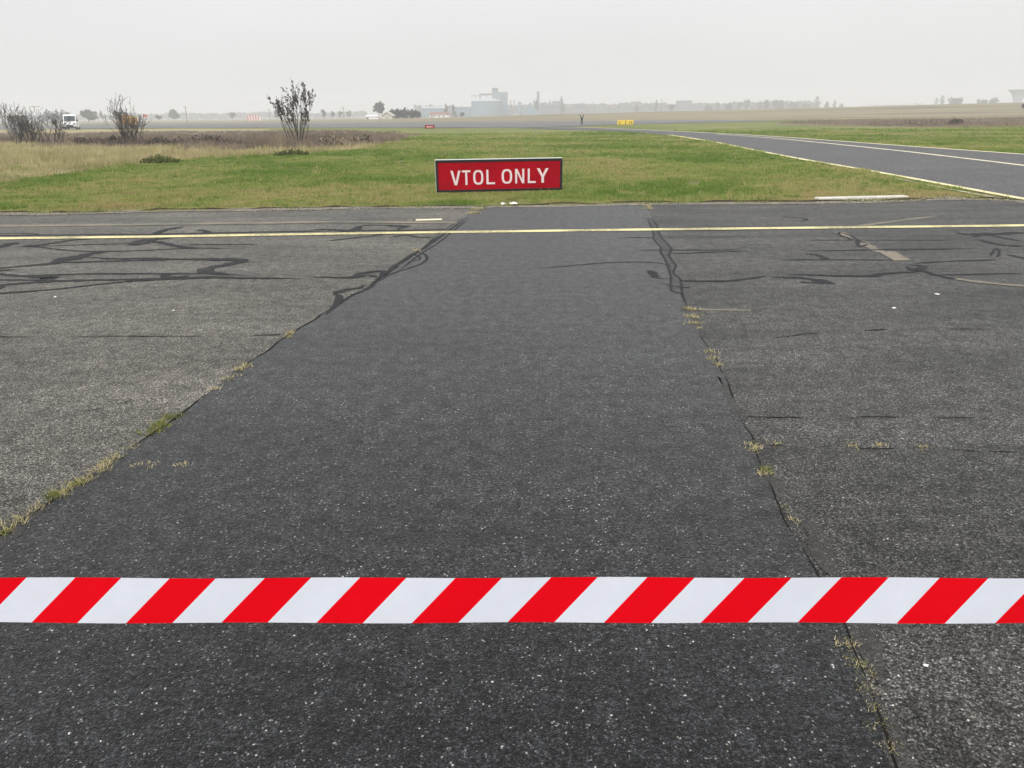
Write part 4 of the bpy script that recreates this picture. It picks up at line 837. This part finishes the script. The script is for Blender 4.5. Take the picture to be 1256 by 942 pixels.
# grain store
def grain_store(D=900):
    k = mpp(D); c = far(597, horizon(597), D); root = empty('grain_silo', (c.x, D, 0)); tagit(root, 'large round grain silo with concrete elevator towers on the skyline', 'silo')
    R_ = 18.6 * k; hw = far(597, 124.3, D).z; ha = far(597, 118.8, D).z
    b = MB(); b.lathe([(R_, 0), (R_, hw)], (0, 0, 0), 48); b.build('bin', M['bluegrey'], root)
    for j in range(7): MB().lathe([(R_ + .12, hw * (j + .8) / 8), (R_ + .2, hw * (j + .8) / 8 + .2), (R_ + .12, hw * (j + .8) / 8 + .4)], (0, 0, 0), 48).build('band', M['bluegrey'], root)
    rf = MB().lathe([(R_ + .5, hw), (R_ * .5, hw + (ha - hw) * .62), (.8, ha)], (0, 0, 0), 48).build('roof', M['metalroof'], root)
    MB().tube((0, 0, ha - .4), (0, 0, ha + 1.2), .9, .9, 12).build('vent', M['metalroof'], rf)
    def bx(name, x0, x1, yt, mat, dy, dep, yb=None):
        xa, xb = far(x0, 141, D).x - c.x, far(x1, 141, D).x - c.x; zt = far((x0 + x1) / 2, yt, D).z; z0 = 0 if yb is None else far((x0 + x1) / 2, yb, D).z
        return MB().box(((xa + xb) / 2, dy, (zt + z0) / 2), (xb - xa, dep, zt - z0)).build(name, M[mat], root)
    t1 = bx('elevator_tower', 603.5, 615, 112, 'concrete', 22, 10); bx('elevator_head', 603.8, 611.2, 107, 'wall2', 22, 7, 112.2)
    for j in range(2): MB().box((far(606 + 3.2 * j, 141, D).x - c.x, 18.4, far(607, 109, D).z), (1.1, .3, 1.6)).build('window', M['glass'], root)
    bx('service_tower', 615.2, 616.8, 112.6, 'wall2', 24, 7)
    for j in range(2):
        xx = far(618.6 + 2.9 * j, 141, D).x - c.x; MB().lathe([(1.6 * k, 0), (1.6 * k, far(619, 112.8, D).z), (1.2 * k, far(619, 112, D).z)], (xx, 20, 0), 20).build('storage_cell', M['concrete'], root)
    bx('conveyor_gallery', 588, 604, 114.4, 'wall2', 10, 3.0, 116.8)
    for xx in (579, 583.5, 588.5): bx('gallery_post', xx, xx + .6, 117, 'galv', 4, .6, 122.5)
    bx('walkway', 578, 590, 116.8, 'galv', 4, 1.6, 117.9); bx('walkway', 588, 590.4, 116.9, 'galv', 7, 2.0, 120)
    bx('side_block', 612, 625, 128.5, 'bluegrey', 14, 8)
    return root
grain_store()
def thin_stack(px, yt, D, rpx, label, name='stack', matn='wall2'):
    k = mpp(D); p = far(px, horizon(px), D); h = far(px, yt, D).z; root = empty(name, (p.x, D, 0)); tagit(root, label, 'chimney')
    MB().lathe([(rpx * k, 0), (rpx * k * .8, h * .97)], (0, 0, 0), 14).build('shaft', M[matn], root); MB().lathe([(rpx * k * 1.0, h * .96), (rpx * k * 1.0, h)], (0, 0, 0), 14).build('rim', M[matn], root)
thin_stack(626.3, 123.2, 880, .8, 'slim stack just right of the grain silo')
thin_stack(630.8, 122.6, 900, .8, 'slim stack second right of the grain silo', matn='concrete')
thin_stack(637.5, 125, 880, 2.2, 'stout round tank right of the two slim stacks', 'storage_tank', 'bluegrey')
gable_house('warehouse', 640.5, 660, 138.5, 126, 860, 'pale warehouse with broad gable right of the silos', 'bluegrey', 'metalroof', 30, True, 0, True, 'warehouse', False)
# tower building at 660 and church at 688
def tower(px0, px1, yt, D, label, cap, name, matn='concrete', ybody=None):
    a, b = far(px0, horizon(px0), D), far(px1, horizon(px1), D); w = b.x - a.x; h = far(px0, yt, D).z; root = empty(name, ((a.x + b.x) / 2, D, 0)); tagit(root, label, 'tower')
    hb = h if not cap else far(px0, ybody, D).z
    MB().box((0, w / 2, hb / 2), (w, w, hb)).build('shaft', M[matn], root)
    if cap: MB().lathe([(w * .62, hb), (w * .25, hb + (h - hb) * .45), (.1, h)], (0, w / 2, 0), 8).build('spire', M['roofslate'], root)
    else: MB().box((0, w / 2, h + .4), (w + .8, w + .8, .8)).build('parapet', M[matn], root)
    for j in range(2): MB().box((0, -.05, hb * (.62 + .2 * j)), (w * .25, .2, w * .5)).build('window', M['glass'], root)
tower(658.6, 661.6, 113.2, 950, 'square tower rising above houses right of the silos', False, 'tower', 'wall2')
tower(686.4, 690.6, 116.8, 950, 'church tower with pointed slate spire on the skyline', True, 'church_tower', 'wall2', 124)
gable_house('church_nave', 678, 687, 130, 123.8, 945, 'church nave joined to the spired tower', 'wall2', 'roofslate', 14, False, 3, False, 'church', False)
vill = [(663, 671, 132, 126, 'roofslate', 'wall2', 'slate roofed house right of the square tower'), (671.5, 677.5, 131, 124, 'roofslate', 'wall2', 'tall narrow house left of the church nave'),
        (693, 703, 132.5, 128.3, 'roofbrown', 'wall2', 'low house directly right of the church'), (704, 719, 130.5, 127, 'roofslate', 'wall2', 'long flat roofed house above the standing person'),
        (720.5, 730, 131.5, 127.5, 'roofbrown', 'wall2', 'tiled house with small gable right of the person'), (731, 746, 131, 126.8, 'roofslate', 'wall2', 'wide slate house between the person and yellow sign'),
        (748, 757, 132.5, 128, 'roofbrown', 'wall2', 'small tiled house left above the yellow sign'), (759, 772, 131, 126.2, 'roofslate', 'wall2', 'slate house directly above the yellow sign'),
        (774, 786, 131, 124.6, 'roofbrown', 'wall2', 'taller house with steep roof right of the yellow sign'), (788, 797, 130.5, 127, 'roofslate', 'wall2', 'small house between two steep roofed houses'),
        (806, 818, 130.5, 126.2, 'roofbrown', 'wall2', 'tiled house left of the boxy block'), (850, 862, 130, 126.5, 'roofslate', 'wall2', 'slate house right of the boxy block')]
for i, (x0, x1, ye, yr, rm, wm, lb) in enumerate(vill):
    gable_house('village_house', x0, x1, ye, yr, 930 + 37 * (i % 3), lb, wm, rm, 10, i % 4 == 1, 2, True, group='village houses on the skyline')
# boxy block
def block():
    D = 980; a, b = far(831, horizon(831), D), far(848, horizon(848), D); w = b.x - a.x; h = far(840, 124, D).z; root = empty('apartment_block', (a.x, D, 0)); tagit(root, 'boxy flat roofed block among the village trees', 'building')
    MB().box((w / 2, 6, h / 2), (w, 12, h)).build('wall', M['wall2'], root); MB().box((w / 2, 6, h + .3), (w + .6, 12.6, .6)).build('roof', M['roofslate'], root)
    for i in range(4):
        for j in range(3):
            wn = MB().box((w * (i + .5) / 4, -.04, h * (.25 + .25 * j)), (1.5, .12, 1.5)).build('window', M['white'], root); MB().box((w * (i + .5) / 4, -.12, h * (.25 + .25 * j)), (1.2, .04, 1.2)).build('pane', M['glass'], wn)
block()
# farm left of the silos
gable_house('shed', 449, 463.5, 143, 141.2, 420, 'long white shed left of the dark hedge', 'white', 'white', 6, False, 0, True, 'shed', False)
gable_house('farmhouse', 468.5, 480.5, 142, 138.0, 330, 'pale gabled farmhouse against the dark conifer hedge', 'wall', 'wall', 8, True, 1, False, 'house', False)
tree('conifer_hedge', 488, 131.5, 345, 20, 'dark conifer hedge behind the pale gabled farmhouse', 51, 'treedark', 'hedge', 900)
tree('conifer_hedge', 505.5, 132.5, 350, 20, 'dark conifer hedge left of the long grey farm sheds', 52, 'treedark', 'hedge', 900)
tree('deciduous_tree', 466, 124.5, 430, 17, 'rounded grey tree behind the pale gabled farmhouse', 53, n=500)
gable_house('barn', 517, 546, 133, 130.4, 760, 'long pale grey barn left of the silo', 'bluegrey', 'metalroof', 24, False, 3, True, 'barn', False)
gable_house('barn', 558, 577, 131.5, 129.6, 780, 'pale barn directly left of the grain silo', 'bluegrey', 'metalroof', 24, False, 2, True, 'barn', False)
gable_house('red_roof_house', 527, 550, 141, 137.6, 560, 'low house with red roof in front of the pale barns', 'white', 'rooftile', 9, False, 3, True, 'house', True)
tree('conifer', 547.5, 127.4, 640, 8, 'pointed tree above the low red roofed house', 54, shape='cone')
tree('conifer', 556.5, 128.6, 660, 8, 'pointed tree between the red roofed house and the silo', 55, shape='cone')
tree('deciduous_tree', 567, 137.6, 520, 6, 'small dark bush tree at the foot of the silo', 56, 'treedark')
# trees in and around the village
T = [(657.5, 121, 8, 'round', 'rounded tree below the square tower'), (690, 127, 8, 'round', 'tree hugging the church tower'), (781, 127, 8, 'round', 'round tree left of the steep roofed houses'), (804.5, 122.5, 8, 'cone', 'pointed tree left of the boxy block'), (811, 120.5, 2.6, 'poplar', 'needle thin poplar left of the boxy block'), (824, 127.5, 10, 'round', 'low tree directly left of the boxy block'),
     (868, 126.5, 12, 'round', 'low tree right of the boxy block'), (880, 124.5, 6, 'round', 'tree left of the four round skyline trees'), (893, 125.5, 10, 'round', 'flat tree beside the round skyline trees'), (907, 124.3, 9, 'round', 'small tree left of the first round skyline tree'),
     (915.5, 121, 9, 'round', 'first of four round trees on the hazy skyline'), (930.5, 122.3, 7, 'round', 'second and smallest of four round skyline trees'), (940.5, 120.6, 10, 'round', 'third of four round trees on the hazy skyline'), (953, 120.4, 14, 'round', 'fourth and widest of four round skyline trees'),
     (972, 124.5, 14, 'round', 'low spreading tree right of the four round trees'), (988, 126.5, 12, 'round', 'lowest tree left of the lone poplar'), (1000.5, 118.2, 6.5, 'poplar', 'lone tall poplar on the right skyline'), (1013, 124, 7, 'round', 'small round tree right of the lone poplar'), (1022.5, 122.8, 7, 'cone', 'small pointed tree right of the lone poplar'), (1031, 126, 6, 'round', 'tiny tree ending the row right of the poplar'),
     (1147, 120, 4.5, 'poplar', 'short poplar left of a pair on the right skyline'), (1153.5, 117.2, 5.5, 'poplar', 'taller poplar of a pair on the right skyline'), (1170, 116.6, 16, 'round', 'wide round tree right of the poplar pair'), (1199, 120.2, 7, 'round', 'small tree left of the tree beside the water tower'), (1206, 122, 9, 'round', 'low bush between two trees near the water tower'), (1217.5, 118.8, 11, 'round', 'square topped tree left of the water tower')]
for i, (px, yt, w, sh, lb) in enumerate(T):
    tree('poplar' if sh == 'poplar' else ('conifer' if sh == 'cone' else 'deciduous_tree'), px, yt, (900 if px < 1100 else 820) + 23 * (i % 4), w, lb, 100 + i, shape=sh, n=340, group='trees on the far skyline')
TL = [(68, 133.2, 36, 480, 'broad grey tree mass behind the white van, on its left', 'hedge'), (108, 131.8, 17, 460, 'domed grey tree right of the white van', 'round'), (116, 136, 12, 520, 'lower tree leaning on the domed tree by the van', 'round'), (145, 134.5, 20, 500, 'grey tree behind the yellow truck', 'round'), (194, 141, 10, 560, 'small tree right of the many-stemmed shrub', 'round'),
      (215, 134, 16, 640, 'grey tree left of the wooden utility pole', 'round'), (285, 137.5, 11, 700, 'lone small tree left of the striped barrier', 'round'), (339.5, 134.5, 7, 620, 'small tree left of the leafy shrub', 'round'), (397, 132.2, 8, 620, 'small tree right of the leafy shrub', 'round'), (408.5, 136, 6, 680, 'tiny tree left of the thin poplar', 'round'), (421.8, 130.2, 2.4, 700, 'thin poplar right of the leafy shrub', 'poplar'), (418.5, 135.5, 6, 690, 'round tree touching the thin poplar', 'round'), (428, 135.4, 6, 690, 'tiny tree right of the thin poplar', 'round')]
for i, (px, yt, w, D, lb, sh) in enumerate(TL):
    tree('poplar' if sh == 'poplar' else 'deciduous_tree', px, yt, D, w, lb, 200 + i, shape=sh, n=700 if sh == 'hedge' else 420, group='trees on the left skyline')
# far woods read as one pale mass
def woods(name, x0, x1, ytop, D, label, seed, n):
    r = np.random.default_rng(seed); px = r.uniform(x0, x1, n); V = []
    for p in px:
        c = far(p, horizon(p), D); hmax = far(p, ytop + 3.0 * vnoise(p, 0, 9, seed) + 1.6 * vnoise(p, 0, 3, seed + 1) - .012 * (p - x0), D).z; V.append((c.x, D + r.uniform(-20, 20), max(.3, r.random() ** .7 * hmax)))
    tagit(link(name, leaf_quads(name, V, 1.3, seed, 0, 1.4), M['treegrey']), label, 'woods', kind='stuff')
woods('distant_woods', -120, 450, 141.5, 1250, 'pale distant woods along the left horizon', 5, 9000)
woods('distant_woods', 510, 1000, 128.6, 1150, 'pale distant woods behind the village', 6, 14000)
woods('distant_woods', 1060, 1400, 126.3, 1400, 'very faint woods left of the water tower', 7, 1500)

# water tower
def water_tower(D=900):
    p = far(1246, horizon(1246), D); h = far(1246, 109.8, D).z; k = mpp(D); root = empty('water_tower', (p.x, D, 0)); tagit(root, 'flared concrete water tower cut by the right photo edge', 'water tower')
    prof = [(4.0, 0), (4.1, .3), (4.6, .45), (5.8, .62), (7.6, .78), (10.0, .90), (12.8, .985)]
    z0 = 0; MB().lathe([(r * k, q * h) for r, q in prof], (0, 0, 0), 40).build('shaft', M['tankwhite'], root, True)
    MB().lathe([(13.0 * k, h * .975), (13.1 * k, h), (2 * k, h * 1.012)], (0, 0, 0), 40).build('rim', M['tankwhite'], root)
    MB().box((0, -4.05 * k, 1.6), (1.2, .3, 2.6)).build('door', M['wood'], root)
water_tower()
# dark board at the right edge
def edge_board():
    D = 240; a, b = far(1253.3, 130, D), far(1266, 130, D); zt, zb = far(1256, 127.6, D).z, far(1256, 132.6, D).z; g = float(tz(a.x, D)); root = empty('dark_board', (a.x, D, g)); tagit(root, 'black board standing on the rise at the right photo edge', 'board')
    w = b.x - a.x; MB().box((w / 2, 0, (zt + zb) / 2 - g), (w, .12, zt - zb), .02).build('panel', M['black'], root)
    for q in (.12, .88): MB().box((w * q, .1, (zb - g) / 2 + .05), (.1, .08, max(.3, zb - g + .3))).build('post', M['galv'], root)
edge_board()

# poles, barrier, shed on the left
def utility_pole(px, yt, D, label, arm=.8, name='utility_pole', matn='wood'):
    p = far(px, horizon(px), D); h = far(px, yt, D).z; root = empty(name, (p.x, D, 0)); tagit(root, label, 'pole')
    MB().tube((0, 0, -.1), (0, 0, h), .20, .13, 8).build('shaft', M[matn], root); MB().box((0, -.16, h - .5), (arm * 2, .12, .14)).build('crossarm', M[matn], root)
    for s_ in (-.7, 0, .7): MB().tube((s_ * arm, -.16, h - .43), (s_ * arm, -.16, h - .2), .06, .04, 6).build('insulator', M['glass'], root)
utility_pole(229.3, 130.4, 420, 'wooden utility pole right of a grey tree on the left horizon')
utility_pole(331, 133.2, 520, 'fainter utility pole just left of the leafy shrub')
def lamp_post():
    D = 150; p = far(40, horizon(40), D); h = far(40, 130.6, D).z; root = empty('lamp_post', (p.x, D, 0)); tagit(root, 'tall thin lamp post with side arm above the left bare shrub', 'lamp post')
    MB().tube((0, 0, 0), (0, 0, h), .09, .06, 8).build('pole', M['galv'], root); MB().tube((0, 0, h - .06), (1.45, 0, h), .045, .04, 6).build('arm', M['galv'], root); MB().box((1.6, 0, h - .02), (.5, .2, .12), .03).build('lamp_head', M['galv'], root)
lamp_post()
def striped_barrier():
    D = 480; a, b = far(303, horizon(303), D), far(319, horizon(319), D); w = b.x - a.x; zt, z0 = far(311, 141.6, D).z, 0; root = empty('striped_barrier', (a.x, D, 0)); tagit(root, 'low red and white striped barrier far across the runway', 'barrier')
    MB().box((w / 2, .3, zt / 2), (w, .5, zt - .1)).build('core', M['white'], root)
    for k in range(5): MB().box((w * (k + .25) / 5 + .1, 0, zt / 2), (w / 10, .16, zt)).build('red_board', M['palered'], root)
    MB().box((w / 2, 0, zt + .06), (w, .2, .12)).build('rail', M['palered'], root)
striped_barrier()
def grey_shed():
    D = 110; a, b = far(9.5, 150, D), far(25.5, 150, D); w = b.x - a.x; h = far(17, 142.2, D).z; root = empty('shed', (a.x, D, 0)); tagit(root, 'grey metal shed with pale frame behind the far left shrub', 'shed')
    MB().box((w / 2, .8, h / 2), (w, 1.6, h), .03).build('wall', M['wall2'], root); MB().box((w / 2, .8, h + .05), (w + .16, 1.8, .1)).build('roof', M['alu'], root)
    for k in (.0, 1.0): MB().box((w * k, -.04, h / 2), (.12, .1, h)).build('corner_post', M['alu'], root)
    d = MB().box((w * .5, -.03, h * .45), (.8, .06, h * .9)).build('door', M['galv'], root); MB().box((w * .5 + .3, -.08, h * .45), (.05, .05, .15)).build('handle', M['black'], d)
grey_shed()

# ------------------------------------------------------------------ vehicles
def wheel(root, x, y, r, w):
    wl = MB().lathe([(r * .62, -w / 2), (r * .95, -w / 2), (r, -w * .3), (r, w * .3), (r * .95, w / 2), (r * .62, w / 2)], (0, 0, 0), 20).build('wheel', M['tyre'], root)
    wl.rotation_euler = (math.pi / 2, 0, 0); wl.location = (x, y, r)
    MB().lathe([(r * .2, -w * .3), (r * .63, -w * .42), (r * .63, w * .42), (r * .2, w * .3)], (0, 0, 0), 16).build('rim', M['rim'], wl)
def van(loc, rz, label):
    root = empty('delivery_van', loc, rz); tagit(root, label, 'van')
    side = [(-2.6, .35), (2.35, .35), (2.62, .5), (2.66, .95), (2.45, 1.15), (1.85, 1.32), (1.05, 2.35), (.75, 2.52), (-2.5, 2.55), (-2.62, 2.4)]
    body = MB().prism(side, 1.95, (0, 0, 0), ((1, 0, 0), (0, 0, 1)), .06).build('body', M['vanwhite'], root)
    ang = math.atan2(2.35 - 1.32, 1.05 - 1.85)
    MB().prism([(1.80, 1.44), (1.17, 2.24), (1.20, 2.28), (1.85, 1.47)], 1.66, (.02, 0, 0)).build('windscreen', M['glass'], root)
    for s_ in (-1, 1):
        MB().prism([(.35, 1.45), (1.55, 1.45), (1.0, 2.15), (.35, 2.15)], .03, (0, s_ * .985, 0)).build('side_window', M['glass'], root)
        d = MB().prism([(.25, .6), (1.55, .6), (1.6, 1.4), (1.02, 2.2), (.25, 2.2)], .012, (0, s_ * .979, 0)).build('door', M['vanwhite'], root)
        MB().box((.4, s_ * 1.0, 1.25), (.18, .04, .05)).build('handle', M['black'], d)
        MB().box((2.58, s_ * .7, .98), (.16, .34, .24), .03).build('headlight', M['glass'], root); MB().box((1.5, s_ * 1.12, 1.55), (.12, .22, .34), .03).build('mirror', M['black'], root)
        wheel(root, 1.65, s_ * .86, .34, .24); wheel(root, -1.65, s_ * .86, .34, .24)
    MB().box((2.62, 0, .62), (.12, 1.1, .34), .02).build('grille', M['black'], root); MB().box((2.62, 0, .42), (.2, 1.9, .2), .04).build('bumper', M['black'], root)
p = far(87.5, 150, 138); van((p.x, 138, 0.02), math.radians(-68), 'white high-roofed van facing the camera beyond the left shrub')
bx_ = MB()
def person_red():
    p_ = far(82.4, 150, 134); return p_
def truck(loc, rz, label):
    root = empty('service_truck', loc, rz); tagit(root, label, 'truck')
    MB().prism([(1.5, .5), (3.0, .5), (3.1, 1.2), (2.8, 1.9), (2.6, 2.05), (1.5, 2.05)], 2.1, (0, 0, 0), ((1, 0, 0), (0, 0, 1)), .05).build('cab', M['yellowpaint'], root)
    MB().prism([(2.98, 1.25), (2.74, 1.88), (2.78, 1.9), (3.03, 1.27)], 1.8, (.06, 0, 0)).build('windscreen', M['glass'], root)
    MB().box((-.75, 0, 1.25), (4.3, 2.2, 1.2), .05).build('body', M['orange'], root); MB().box((-.75, 0, 1.95), (4.32, 2.22, .3), .03).build('top_panel', M['yellowpaint'], root)
    for k in range(3): MB().box((-2.1 + 1.35 * k, -1.12, 1.2), (1.1, .05, .85)).build('locker_door', M['rim'], root)
    for s_ in (-1, 1):
        MB().box((2.2, s_ * 1.06, 1.6), (.8, .04, .6)).build('side_window', M['glass'], root); MB().box((3.06, s_ * .75, .85), (.1, .3, .2)).build('headlight', M['white'], root)
        wheel(root, 2.2, s_ * .95, .45, .3); wheel(root, -1.7, s_ * .95, .45, .3)
    MB().box((2.1, 0, 2.14), (.3, 1.3, .16), .03).build('light_bar', M['redpaint'], root); MB().box((-.75, 0, .6), (4.2, 1.0, .2)).build('chassis', M['black'], root)
    MB().box((3.08, 0, .6), (.16, 2.1, .25), .03).build('bumper', M['white'], root)
    for k in range(5): MB().box((-2.4 + .8 * k, .3, 2.2), (.6, .9, .24), .04).build('roof_load', M['redpaint' if k % 2 else 'orange'], root)
p = far(157, 150, 150); truck((p.x, 150, 0.02), math.radians(128), 'yellow and orange truck with red roof load behind the many-stemmed shrub')
# windsock-like red cloth on a stick beyond the truck
def marker_flag():
    D = 140; q = far(176.5, horizon(176), D); h = far(176, 140, D).z; root = empty('marker_flag', (q.x, D, 0)); tagit(root, 'small red marker flag among the fanned bare twigs', 'flag')
    MB().tube((0, 0, 0), (0, 0, h), .03, .025, 6).build('stick', M['galv'], root); MB().prism([(0, 0), (.7, -.12), (.75, -.5), (.3, -.42), (0, -.55)], .02, (0, 0, h)).build('cloth', M['palered'], root)
marker_flag()

# ------------------------------------------------------------------ person
def skin_body(name, J, E, root_i, mat, parent, sub=2):
    me = bpy.data.meshes.new(name); me.from_pydata([j[:3] for j in J], E, []); o = link(name, me, mat, parent)
    m = o.modifiers.new('skin', 'SKIN'); m.use_smooth_shade = True
    for i, j in enumerate(J): me.skin_vertices[0].data[i].radius = (j[3], j[4] if len(j) > 4 else j[3]); me.skin_vertices[0].data[i].use_root = (i == root_i)
    s_ = o.modifiers.new('sub', 'SUBSURF'); s_.levels = sub; s_.render_levels = sub
    return o
def person(loc, rz, label):
    root = empty('person', loc, rz); tagit(root, label, 'person')
    # facing -Y, hands raised to the face, feet together
    J = [(0, 0, .95, .15, .11), (0, -.01, 1.15, .14, .10), (0, -.02, 1.36, .17, .11), (0, -.02, 1.48, .07), (0, -.03, 1.53, .05),
         (.09, 0, .88, .095), (.085, -.02, .50, .065), (.08, .01, .10, .045), (.09, -.13, .04, .04),
         (-.09, 0, .88, .095), (-.085, -.02, .50, .065), (-.08, .01, .10, .045), (-.09, -.13, .04, .04),
         (.19, -.02, 1.42, .06), (.27, -.14, 1.20, .046), (.14, -.26, 1.42, .034), (-.19, -.02, 1.42, .06), (-.27, -.14, 1.20, .046), (-.14, -.26, 1.42, .034)]
    E = [(0, 1), (1, 2), (2, 3), (3, 4), (0, 5), (5, 6), (6, 7), (7, 8), (0, 9), (9, 10), (10, 11), (11, 12), (2, 13), (13, 14), (14, 15), (2, 16), (16, 17), (17, 18)]
    skin_body('body', J, E, 0, M['cloth_black'], root)
    def ell(name, c, d, mat, par, sub=3):
        bm = bmesh.new(); bmesh.ops.create_icosphere(bm, subdivisions=sub, radius=1, matrix=Matrix.Translation(c) @ Matrix.Diagonal((*d, 1))); me = bpy.data.meshes.new(name); bm.to_mesh(me); bm.free(); me.polygons.foreach_set('use_smooth', np.ones(len(me.polygons), dtype=bool)); return link(name, me, mat, par)
    hd = ell('head', (0, -.04, 1.63), (.078, .095, .115), M['skin'], root)
    MB().prism([(-.012, .0), (.012, 0), (.006, .05), (-.006, .05)], .03, (0, -.137, 1.60)).build('nose', M['skin'], hd)
    for s_ in (-1, 1):
        ell('ear', (s_ * .078, -.03, 1.63), (.012, .025, .035), M['skin'], hd, 2); ell('eye', (s_ * .03, -.128, 1.65), (.012, .008, .008), M['hair'], hd, 1)
        J2 = [(0, 0, 0, .034, .02), (0, -.04, .05, .04, .018)] ; E2 = [(0, 1)]
        for k, L in enumerate((.055, .065, .07, .06)):
            xk = -.03 + .02 * k; i = len(J2); J2 += [(xk, -.05, .075, .010), (xk * .9, -.065, .075 + L * .6, .009), (xk * .8, -.05, .075 + L, .008)]; E2 += [(1, i), (i, i + 1), (i + 1, i + 2)]
        i = len(J2); J2 += [(-s_ * .045, -.03, .035, .011), (-s_ * .055, -.05, .07, .009)]; E2 += [(0, i), (i, i + 1)]
        hnd = skin_body('hand', J2, E2, 0, M['skin'], root, 1); hnd.location = (s_ * .13, -.27, 1.44)
    ell('mouth', (0, -.131, 1.575), (.024, .008, .006), M['redpaint'], hd, 1)
    ell('hair', (0, -.015, 1.665), (.085, .098, .10), M['hair'], root)
    MB().lathe([(.085, 1.44), (.12, 1.46), (.115, 1.51), (.075, 1.54)], (0, -.03, 0), 16, False).build('scarf', M['cloth_white'], root, True)
    MB().prism([(-.09, 1.10), (.05, 1.14), (.07, 1.47), (-.05, 1.47)], .03, (.02, -.135, 0)).build('scarf_end', M['cloth_white'], root)
c = at(713.5, 153.4); person((c[0], c[1], 0.03), math.radians(-12), 'person in black with white scarf standing by the far runway')

# ------------------------------------------------------------------ haze
def haze():
    o = MB().box((0, 950, 24), (4300, 2250, 51)).build('haze', None); me = o.data
    m = bpy.data.materials.new('haze_air'); m.use_nodes = True; t = m.node_tree; t.nodes.clear(); ou = N(t, 'ShaderNodeOutputMaterial'); v = N(t, 'ShaderNodeVolumePrincipled')
    v.inputs['Color'].default_value = (0.96, 0.972, 1.0, 1); v.inputs['Density'].default_value = 0.00095; v.inputs['Anisotropy'].default_value = 0.1
    v.inputs['Density Attribute'].default_value = ''; t.links.new(v.outputs[0], ou.inputs['Volume']); me.materials.append(m)
    tagit(o, 'pale even haze over the whole airfield', 'haze', kind='stuff')
haze()
